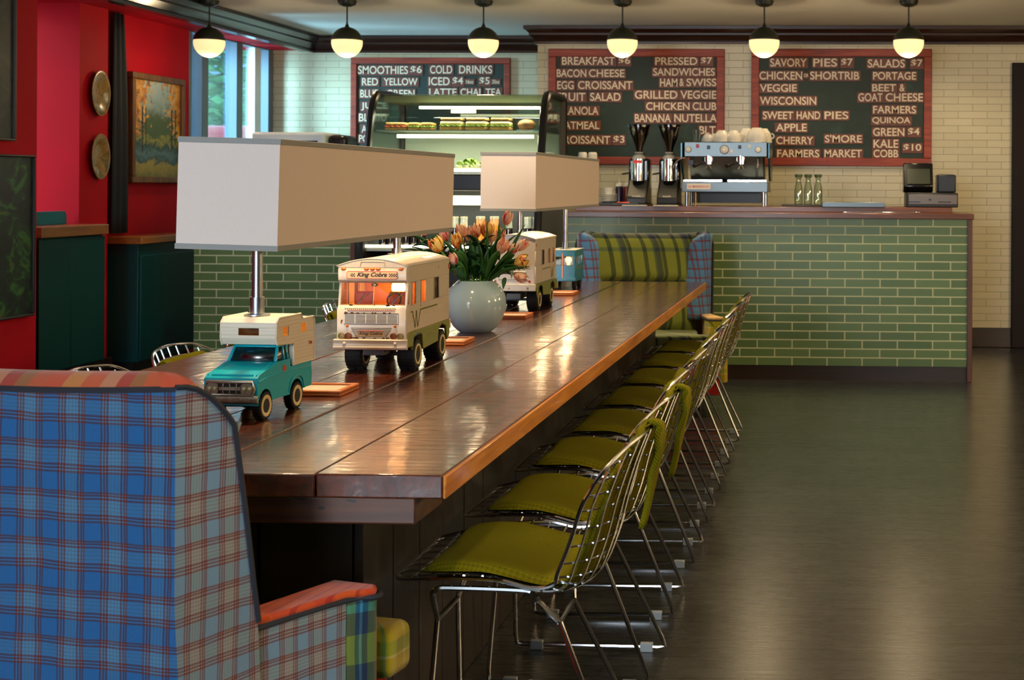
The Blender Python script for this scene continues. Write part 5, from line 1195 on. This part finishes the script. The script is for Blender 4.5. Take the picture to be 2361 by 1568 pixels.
# grinders
hop = glass('smoky_hopper', '#4a4440', .12); 
for px, lb in ((1474, 'black coffee grinder with a red tag left of the other grinder'), (1544, 'black coffee grinder beside the espresso machine')):
    t = thing('coffee_grinder', lb, 'coffee grinder', (at(px), 9.95, ZL), 0, 'coffee grinders on the counter')
    MB().prism([(-.17, .01), (.13, .01), (.12, .14), (.10, hz(415)), (-.03, hz(415)), (-.10, .12), (-.17, .06)], -.072, .072, 'x').build('body', black, t, bevel=.01)
    MB().box(-.08, .08, -.18, .14, 0, .012).build('base', black, t, bevel=.003)
    MB().cyl((0, -.055, hz(418)), (0, -.055, hz(368)), .042, 24).build('dosing_chamber', chrome, t)
    MB().box(-.075, .075, -.03, .10, hz(440), hz(366)).build('motor_housing', blackgl, t, bevel=.02)
    MB().lathe([(.046, hz(368)), (.044, hz(362)), (.03, hz(358)), (.03, hz(352)), (.0005, hz(352))], (0, -.03, 0), 24).build('collar', M('grey_collar_'+str(px), '#a8a69c', .4), t)
    MB().lathe([(.022, hz(353)), (.03, hz(340)), (.058, hz(318)), (.078, hz(298)), (.078, hz(292))], (0, -.02, 0), 28, cap=False).build('hopper', hop, t)
    MB().cyl((0, -.02, hz(293)), (0, -.02, hz(289)), .085, 28).build('hopper_lid', blackgl, t)
    MB().tube([(-.07, -.04, hz(400)), (-.11, -.08, hz(403))], .006, 8).build('dosing_lever', black, t)
    MB().lathe([(.05, hz(340)-.05), (.028, hz(353))], (0, -.02, 0), 20).build('coffee_beans', M('coffee_beans', '#2a160a', .5, bump=.5, bs=200), t)
    if px == 1474: MB().box(-.03, .03, -.1, -.096, hz(378), hz(371)).build('red_tag', M('red_tag', '#e03a20', .5), t)
    m = MB(); put_text(m, 'MAZZER', plate_fn(-.03, .03, .062, .072, -.1715), .02); m.build('badge', M('pale_badge', '#b8b4a8', .4), t)
    MB().box(-.085, .085, -.26, -.19, .0, .006).build('tamping_tray', M('white_tray', '#cfcabb', .4), t)
# cups, plates, bottles
MPC = 10.05/F
for px, lb in ((1343, 'left stack of white paper cups behind the far shade'), (1366, 'right stack of white paper cups behind the far shade')):
    m = MB(); h_ = on(px, 351, 'y', 10.1).z-ZL
    m.lathe([(.033, 0), (.031, h_-.09)]+[(r_, h_-.09+k*.012) for k in range(7) for r_ in (.031, .034)]+[(.026, h_), (.0005, h_)], n=20)
    tag(m.build('paper_cup_stack', paper, loc=(on(px, 460, 'y', 10.1).x, 10.1, ZL)), lb, 'cups', 'paper cup stacks')
PLT = on(1404, 460, 'y', 9.98).x
for k in range(5):
    tag(MB().lathe([(.03, 0), (.045, .002), (.066, .012), (.066, .015), (.044, .006), (.0005, .005)], n=28).build('saucer', white, loc=(PLT, 9.98, ZL+.02+k*.0115)), ['bottom', 'second lowest', 'middle', 'second highest', 'top'][k]+' white saucer in the stack beside the far shade', 'saucer', 'stacked white saucers')
tag(MB().box(-.07, .07, -.07, .07, 0, .0195).build('dark_mat', black, loc=(PLT, 9.98, ZL), bevel=.004), 'dark mat under the stack of white saucers', 'mat')
tag(MB().lathe([(.025, 0), (.036, .02), (.042, .045), (.039, .045), (.02, .006), (.0005, .006)], n=24).build('small_bowl', white, loc=(PLT, 9.98, ZL+.02+.0605)), 'small white bowl on top of the saucer stack', 'bowl')
for px, col, lb in ((1428, '#2a1a2e', 'dark purple squeeze bottle with a clear nozzle left of the grinders'), (1441, '#7a2c14', 'brown red squeeze bottle behind the purple one')):
    t = thing('squeeze_bottle', lb, 'bottle', (on(px, 460, 'y', 10.0).x, 10.0 if px < 1435 else 10.08, ZL), 0, 'squeeze bottles on the counter')
    MB().lathe([(.028, 0), (.029, .12), (.026, .135)], n=20).build('body', M('sauce_'+col[1:], col, .3), t); MB().lathe([(.027, .135), (.024, .15), (.008, .16), (.003, .195), (.0004, .195)], n=16).build('nozzle', M('milky_nozzle_'+col[1:], '#cfc8b8', .3), t)
t = thing('card_reader', 'black card reader with a red strip lying near the counter edge', 'card reader', (at(1442, 9.80), 9.80, ZL), .1)
MB().box(-.10, .09, -.035, .035, 0, .02).build('body', black, t, bevel=.005); MB().box(-.06, .03, -.034, .01, .02, .026).build('red_strip', M('coral_strip', '#e0483c', .4), t, bevel=.002)
# water bottles on a mat
tag(MB().box(-.19, .22, -.09, .09, 0, .012).build('bar_mat', black, loc=(at(1865), 9.95, ZL), bevel=.004), 'long black bar mat under the three glass bottles', 'mat')
for px, lb in ((1841, 'leftmost of the three stoppered glass bottles'), (1863, 'middle one of the three stoppered glass bottles'), (1886, 'rightmost of the three stoppered glass bottles')):
    t = thing('glass_bottle', lb, 'bottle', (at(px), 9.95, ZL+.0122), 0, 'stoppered glass bottles on the bar mat')
    MB().lathe([(.028, 0), (.030, .01), (.030, .10), (.024, .135), (.017, .16), (.017, .185), (.022, .195)], n=24, cap=False).build('bottle_glass', glass('green_clear_glass', '#f0f5ec', .07), t, solid=.002)
    MB().lathe([(.026, .195), (.027, .197), (.027, .214), (.0005, .216)], n=20).build('stopper', M('green_stopper', '#4a5f3a', .4), t)
t = thing('steel_tray', 'shallow stainless steel tray on the counter left of the register', 'tray', (at(1968, 9.75), 9.78, ZL))
MB().box(-.20, .20, -.07, .07, 0, .006).box(-.215, .215, -.085, -.075, .0, .034).box(-.215, .215, .075, .085, 0, .034).box(-.215, -.20, -.075, .075, 0, .034).box(.20, .215, -.075, .075, 0, .034).build('pan', ss, t, bevel=.004)
tag(MB().box(-.28, .20, -.008, .008, 0, .006).ball((.22, 0, .004), .02, 12, 6, (1.4, .8, .25)).build('long_spoon', chrome, loc=(at(2040, 9.6), 9.60, 1.1225), bevel=.002), 'long steel spoon lying on the counter edge before the register', 'spoon')
# register
t = thing('cash_register', 'black touch screen cash register at the right end of the counter', 'cash register', (at(2116), 9.98, ZL))
MB().box(at(2088)-at(2116), at(2205)-at(2116), -.16, .2, 0, hz(442)).build('cash_drawer', black, t, bevel=.006)
dr = MB().box(at(2092)-at(2116), at(2203)-at(2116), -.172, -.158, .02, hz(446)).build('drawer_front', M('grey_drawer_steel', '#6a625c', .35, .8), t, bevel=.003)
MB().box(-.07, .01, -.178, -.171, .035, .041).box(.13, .22, -.178, -.171, .035, .041).cyl((.075, -.18, .055), (.075, -.171, .055), .008, 12).build('slot_and_lock', chrome, dr)
MB().prism([(-.06, hz(442)), (-.10, hz(428)), (-.02, hz(374)), (.05, hz(374)), (.12, hz(442))], at(2082)-at(2116), at(2150)-at(2116), 'x').build('screen_housing', blackgl, t, bevel=.008)
ang = math.atan2(.08, hz(374)-hz(428))
m = MB().box(at(2091)-at(2116), at(2143)-at(2116), -.006, .0, .018, hz(374)-hz(428)-.03, Matrix.Translation((0, -.1025, hz(428))) @ Matrix.Rotation(-ang, 4, 'X'))
m.build('screen', M('grey_green_screen', '#3c4238', .15), t)
t = thing('receipt_printer', 'dark receipt printer standing right of the register screen', 'printer', (at(2181), 9.99, ZL+hz(442)+.001))
MB().box(-.065, .065, -.10, .11, 0, hz(401)-hz(442)).build('body', M('navy_printer_plastic', '#171c28', .35), t, bevel=.01); MB().box(-.05, .05, -.02, .0, hz(401)-hz(442)-.002, hz(401)-hz(442)+.004).build('paper_slot', M('grey_slot', '#5a5f66', .4), t)
bpy.context.view_layer.update()
